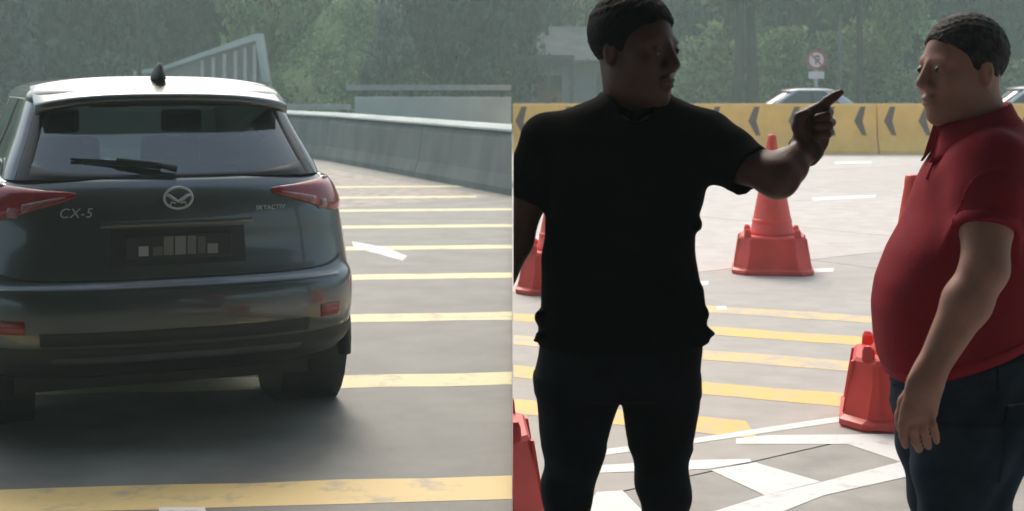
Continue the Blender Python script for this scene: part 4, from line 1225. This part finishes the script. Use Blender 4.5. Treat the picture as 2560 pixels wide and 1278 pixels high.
    lg = ([(940, 1340, 1552), (990, 1342, 1549), (1080, 1346, 1530), (1150, 1354, 1506), (1278, 1360, 1474), (1420, 1362, 1468), (1600, 1374, 1462), (1880, 1382, 1472)],
          [(940, 1552, 1752), (990, 1556, 1747), (1070, 1564, 1742), (1150, 1576, 1728), (1278, 1601, 1722), (1420, 1610, 1722), (1600, 1626, 1718), (1880, 1636, 1724)])
    ry = (.10, .098, .09, .085, .076, .075, .07, .066)
    for rows in lg: J.loft(legs_rows(rows, Y, .01, ry), .012, 2.2, wr)
    J.cut((.003, 0, 0), (-1, 0, 0))
    je = J.build('jeans', M['jeans_dark'], t)
    for i, rows in enumerate(lg):
        c = Q((rows[-1][1] + rows[-1][2]) / 2, 1900, -.06)
        Sv = Vol((c[0] - .09, c[1] - .2, AZ), (c[0] + .09, c[1] + .2, AZ + .14), .007)
        Sv.ell((c[0], c[1] - .02, AZ + .03), (.048, .145, .055), None, .02); Sv.ell((c[0], c[1] + .07, AZ + .06), (.042, .06, .06), None, .03)
        Sv.cut((0, 0, AZ + .003), (0, 0, -1))
        Sv.build('shoe', M['shoe'], t)
    return t
man_black()

# ------------------------------------------------------------------ the man in the red polo shirt
def man_red():
    Y = 3.25
    Q = lambda u, v, dy=0.0: P(u, v, Y + dy)
    t = tag(empty('person', (Q(2420, 600)[0], Y, AZ)), 'person with a round belly in a red polo shirt and blue jeans', 'person')
    V = Vol((.78, Y - .36, AZ - .01), (1.34, Y + .36, 1.88), .0043)
    H = Vol((.86, Y - .16, 1.50), (1.22, Y + .16, 1.86), .004)
    # torso and legs
    tr = [(310, 2395, 2520, 0, .07), (380, 2360, 2580, 0, .15), (480, 2320, 2590, 0, .165), (620, 2260, 2585, 0, .165), (760, 2225, 2570, 0, .165), (880, 2245, 2555, 0, .16), (1000, 2262, 2550, 0, .155), (1060, 2280, 2530, 0, .15)]
    V.loft(torso_rows(tr, Y), .03)
    ll = {-.10: [(1040, 2265, 2530), (1160, 2275, 2490), (1278, 2285, 2480), (1420, 2310, 2465), (1880, 2385, 2455)], .10: [(1040, 2285, 2530), (1160, 2300, 2500), (1278, 2320, 2505), (1420, 2345, 2490), (1880, 2425, 2490)]}
    for dy, rows in ll.items():
        V.loft(legs_rows(rows, Y, dy, (.075, .072, .06, .058, .04)), .03)
        c = (rows[-1][1] + rows[-1][2]) / 2
        V.ell(Q(c - 40, 1905, dy), (.11, .04, .035), None, .03)
    W = head(V, H, Q(2404, 176, 0), (-.93, -.36, -.03), 1.0)
    V.cone(W(0, -.024, -.05), Q(2462, 350, .0), .060, .066, .03)
    # near arm
    Sh, E, Wr = Q(2470, 420, -.16), Q(2462, 672, -.25), Q(2322, 935, -.27)
    V.chain([Sh, Sh * .45 + E * .55, E], [.058, .055, .047], .02)
    V.chain([E, E * .68 + Wr * .32, Wr], [.047, .049, .031], .02)
    q = lambda u, v, d: Q(u, v, -.275 + d)
    fd = (-.25, 1, .1)
    V.cone(Wr, q(2308, 965, 0), .031, .031, .02, flat=fd, fl=.8)
    V.cone(q(2304, 968, 0), q(2283, 1030, -.004), .034, .031, .015, flat=fd, fl=.55)
    V.cone(q(2322, 968, .004), q(2316, 1030, .004), .028, .026, .015, flat=fd, fl=.55)
    for pts, r in (([(2264, 1026), (2256, 1062), (2258, 1092), (2264, 1114)], .0098), ([(2284, 1034), (2283, 1076), (2290, 1106), (2298, 1124)], .0100), ([(2304, 1034), (2309, 1074), (2317, 1102), (2322, 1118)], .0096), ([(2322, 1026), (2332, 1062), (2339, 1086), (2342, 1104)], .0086)):
        V.chain([q(*pts[0], 0), q(*pts[1], -.006), q(*pts[2], .002), q(*pts[3], .012)], [r * 1.2, r, r * .95, r * .8], .003)
    V.chain([q(2285, 972, .02), q(2262, 1005, .034), q(2252, 1040, .042), q(2250, 1072, .046)], [.017, .0135, .0118, .0095], .01)
    # far arm, behind the body
    V.chain([Q(2465, 385, .17), Q(2490, 560, .22), Q(2500, 680, .23), Q(2440, 900, .24)], [.058, .054, .046, .031], .02)
    V.cone(Q(2440, 900, .24), Q(2420, 985, .24), .03, .034, .02, flat=fd, fl=.6)
    for i in range(4): V.chain([Q(2400 + 13 * i, 985, .235), Q(2396 + 13 * i, 1040, .232), Q(2400 + 13 * i, 1078, .225)], [.0112, .0105, .008], .005)
    V.chain([Q(2400, 930, .225), Q(2380, 985, .21), Q(2382, 1020, .205)], [.016, .0125, .0095], .01)
    V.build('body', M['skin2'], t)
    eyes(W, 1.0, t)
    H.build('hair', M['hair2'], t)
    # polo shirt
    T = Vol((.78, Y - .36, .94), (1.36, Y + .34, 1.66), .0052)
    fold = lambda x, y, z: .0055 * np.sin(34 * z - 26 * x + 5 * np.sin(12 * x) + 8 * y) * np.clip((z - 1.15) * 2.4, 0, 1) + .0022 * np.sin(44 * x + 12 * z) * np.clip((1.2 - z) * 4, 0, 1)
    rows = [(290, 2420, 2545, 0, .055), (318, 2382, 2562, 0, .085), (355, 2350, 2588, 0, .135), (410, 2324, 2606, 0, .175), (480, 2299, 2614, 0, .19), (530, 2278, 2612, 0, .192), (620, 2226, 2604, 0, .195),
            (700, 2196, 2594, 0, .198), (765, 2188, 2586, 0, .198), (850, 2193, 2574, 0, .195), (900, 2203, 2568, 0, .19), (955, 2232, 2566, 0, .185)]
    T.loft(torso_rows(rows, Y), .02, 2.35, fold)
    hem_n = np.array((math.sin(.34), 0, -math.cos(.34)))                            # hem drops towards the belly
    hem_p = Q(2330, 908)
    T.cut(hem_p, hem_n)
    torso_only = T.copy()
    def sleeve(a, b, r0, r1):
        o = T.copy(); o.f[:] = .25
        d = (b - a) / np.linalg.norm(b - a)
        o.chain([a, a * .5 + b * .5, b, b + d * .04], [r0, (r0 + r1) / 2 + .002, r1, r1 + .002], .02)
        o.f = o.f - (.002 * np.sin(40 * o.ax[2][None, None, :] + 25 * o.ax[0][:, None, None])).astype(np.float32)
        o.cut(b, d); band = o.copy().grow(.003).slab(b - d * .014, d, .012)
        o.cone(b - d * .03, b + d * .06, r1 - .007, r1 - .004, .004, 's')
        band.cone(b - d * .03, b + d * .06, r1 - .007, r1 - .004, .004, 's')
        return o, band
    s1_, b1_ = sleeve(Q(2480, 412, -.155), Q(2466, 582, -.22), .078, .063)
    s2_, b2_ = sleeve(Q(2480, 412, .155), Q(2482, 582, .21), .078, .063)
    for o in (s1_, s2_):
        k = .07; e = np.maximum(k - np.abs(T.f - o.f), 0) / k; T.f = np.minimum(T.f, o.f) - e * e * k * .25
    T.cone(Q(2452, 370, 0), Q(2410, 230, 0), .050, .075, .01, 's')
    sh_ = T.build('shirt', M['cloth_red'], t)
    for sgn in (-1, 1):
        T.copy().grow(.003).slab((0, Y + sgn * .128, 0), (0, 1, .25 * sgn), .0035).cut(Q(2400, 545), (0, 0, -1)).build('seam', M['cloth_red2'], t)
    b1_.build('cuff', M['cloth_red2'], t); b2_.build('cuff', M['cloth_red2'], t)
    torso_only.grow(.0025).slab(hem_p - hem_n * .016, hem_n, .012).build('hem', M['cloth_red2'], t)
    # collar: folded band that stands up at the nape and opens at the throat
    cv = []; cf = []; n = 40
    ctr0 = Q(2446, 314, 0)
    for i in range(n + 1):
        a = -math.pi + R(18) + (2 * math.pi - R(36)) * i / n                         # opening at -x (the throat)
        cx, cy = math.cos(a), math.sin(a)
        nape = (cx + 1) / 2
        for j, (rr, dz) in enumerate(((.068, .002), (.072, .040), (.078, .042), (.098, .000), (.104, -.012), (.099, -.012))):
            r_ = rr * (1 + .06 * (1 - nape))
            cv.append((ctr0[0] + r_ * cx * 1.06 - .012, ctr0[1] + r_ * cy, ctr0[2] + dz + .052 * nape - .040 + (-.035 * (1 - nape) ** 3 if j >= 3 else 0)))
    m = 6
    for i in range(n):
        for j in range(m): cf.append((i * m + j, i * m + (j + 1) % m, (i + 1) * m + (j + 1) % m, (i + 1) * m + j))
    cf += [tuple(range(m)), tuple(range(n * m + m - 1, n * m - 1, -1))]
    mk('collar', cv, cf, M['cloth_red2'], t, True, t.location)
    # shoulder seam and placket
    pl = [Q(2345, 372, -.03), Q(2328, 410, -.03), Q(2312, 450, -.03)]
    MB().tube([tuple(p + np.array((.008, 0, 0))) for p in pl], .008, 6).build('placket', M['cloth_red2'], t, True, off=t.location)
    # jeans
    J = Vol((.78, Y - .26, AZ), (1.30, Y + .26, 1.10), .0058)
    wr = lambda x, y, z: .004 * np.sin(48 * z - 30 * x + 4 * np.sin(15 * x)) * np.clip(1.3 - np.abs(z - .72) * 3, .2, 1) + .002 * np.sin(40 * x + 30 * y)
    J.loft(torso_rows([(840, 2262, 2560, 0, .175), (900, 2248, 2562, 0, .18), (960, 2240, 2568, 0, .182), (1020, 2242, 2564, 0, .18), (1060, 2246, 2552, 0, .175), (1100, 2250, 2530, 0, .165)], Y), .02, 2.4, wr)
    lg = {-.095: [(1020, 2243, 2560), (1060, 2245, 2552), (1110, 2248, 2530), (1160, 2252, 2508), (1210, 2258, 2496), (1278, 2268, 2494), (1420, 2290, 2482), (1600, 2325, 2470), (1880, 2355, 2475)],
          .095: [(1020, 2255, 2560), (1060, 2258, 2552), (1110, 2265, 2535), (1160, 2275, 2515), (1210, 2288, 2508), (1278, 2305, 2522), (1420, 2330, 2518), (1600, 2365, 2505), (1880, 2400, 2510)]}
    ry = (.095, .095, .092, .09, .086, .08, .078, .07, .066)
    for dy, rows in lg.items(): J.loft(legs_rows(rows, Y, dy, ry), .015, 2.2, wr)
    J.cut(Q(2400, 880), (-.25, 0, 1))
    je = J.build('jeans', M['jeans_blue'], t)
    wn_ = np.array((-.25, 0, 1.0)); wn_ /= np.linalg.norm(wn_)
    J.copy().grow(.004).slab(Q(2400, 880) - wn_ * .022, wn_, .018).build('waistband', M['jeans_blue'], t)
    pk = J.copy().grow(.004)
    pk.cut(Q(2442, 1000), (-1, 0, .12)).cut(Q(2480, 968), (.0, 0, 1)).cut(Q(2480, 1135), (.35, 0, -1)).cut(Q(2480, 1000, -.05), (0, 1, 0))
    pk.build('back_pocket', M['jeans_blue'], t)
    sm = J.copy().grow(.005); sm.cut(Q(2480, 966), (0, 0, 1)).cut(Q(2480, 972), (0, 0, -1)).cut(Q(2442, 1000), (-1, 0, .12)).cut(Q(2480, 1000, -.05), (0, 1, 0))
    sm.build('pocket_seam', M['jeans_seam'], t)
    for u in (2428, 2548):
        bl = J.copy().grow(.009); z = Q(u, 905)
        bl.slab(Q(u, 900), (1, 0, 0), .006).slab(Q(u, 905), (0, 0, 1), .028).cut(Q(u, 900, -.04), (0, 1, 0))
        bl.build('belt_loop', M['jeans_blue'], t)
    for dy, rows in lg.items():
        c = Q((rows[-1][1] + rows[-1][2]) / 2 - 45, 1900, dy)
        Sv = Vol((c[0] - .2, c[1] - .09, AZ), (c[0] + .2, c[1] + .09, AZ + .14), .007)
        Sv.ell((c[0] - .02, c[1], AZ + .03), (.145, .048, .055), None, .02); Sv.ell((c[0] + .07, c[1], AZ + .06), (.06, .042, .06), None, .03)
        Sv.cut((0, 0, AZ + .003), (0, 0, -1))
        Sv.build('shoe', M['shoe'], t)
    return t
man_red()

# ================================================================== HAZE
hz = mk('haze', [(-170, -45, -2), (170, -45, -2), (170, 200, -2), (-170, 200, -2), (-170, -45, 52), (170, -45, 52), (170, 200, 52), (-170, 200, 52)],
        [(0, 3, 2, 1), (4, 5, 6, 7), (0, 1, 5, 4), (1, 2, 6, 5), (2, 3, 7, 6), (3, 0, 4, 7)])
tag(hz, 'thin pale haze in the air', None, None, 'stuff')
hm = bpy.data.materials.new('haze_air'); hm.use_nodes = True
nt = hm.node_tree
for n in list(nt.nodes): nt.nodes.remove(n)
ho_ = nt.nodes.new('ShaderNodeOutputMaterial'); pv = nt.nodes.new('ShaderNodeVolumePrincipled')
pv.inputs['Color'].default_value = (.74, .96, .92, 1); pv.inputs['Density'].default_value = .0035; pv.inputs['Anisotropy'].default_value = .2
nt.links.new(pv.outputs[0], ho_.inputs['Volume'])
hz.data.materials.append(hm)
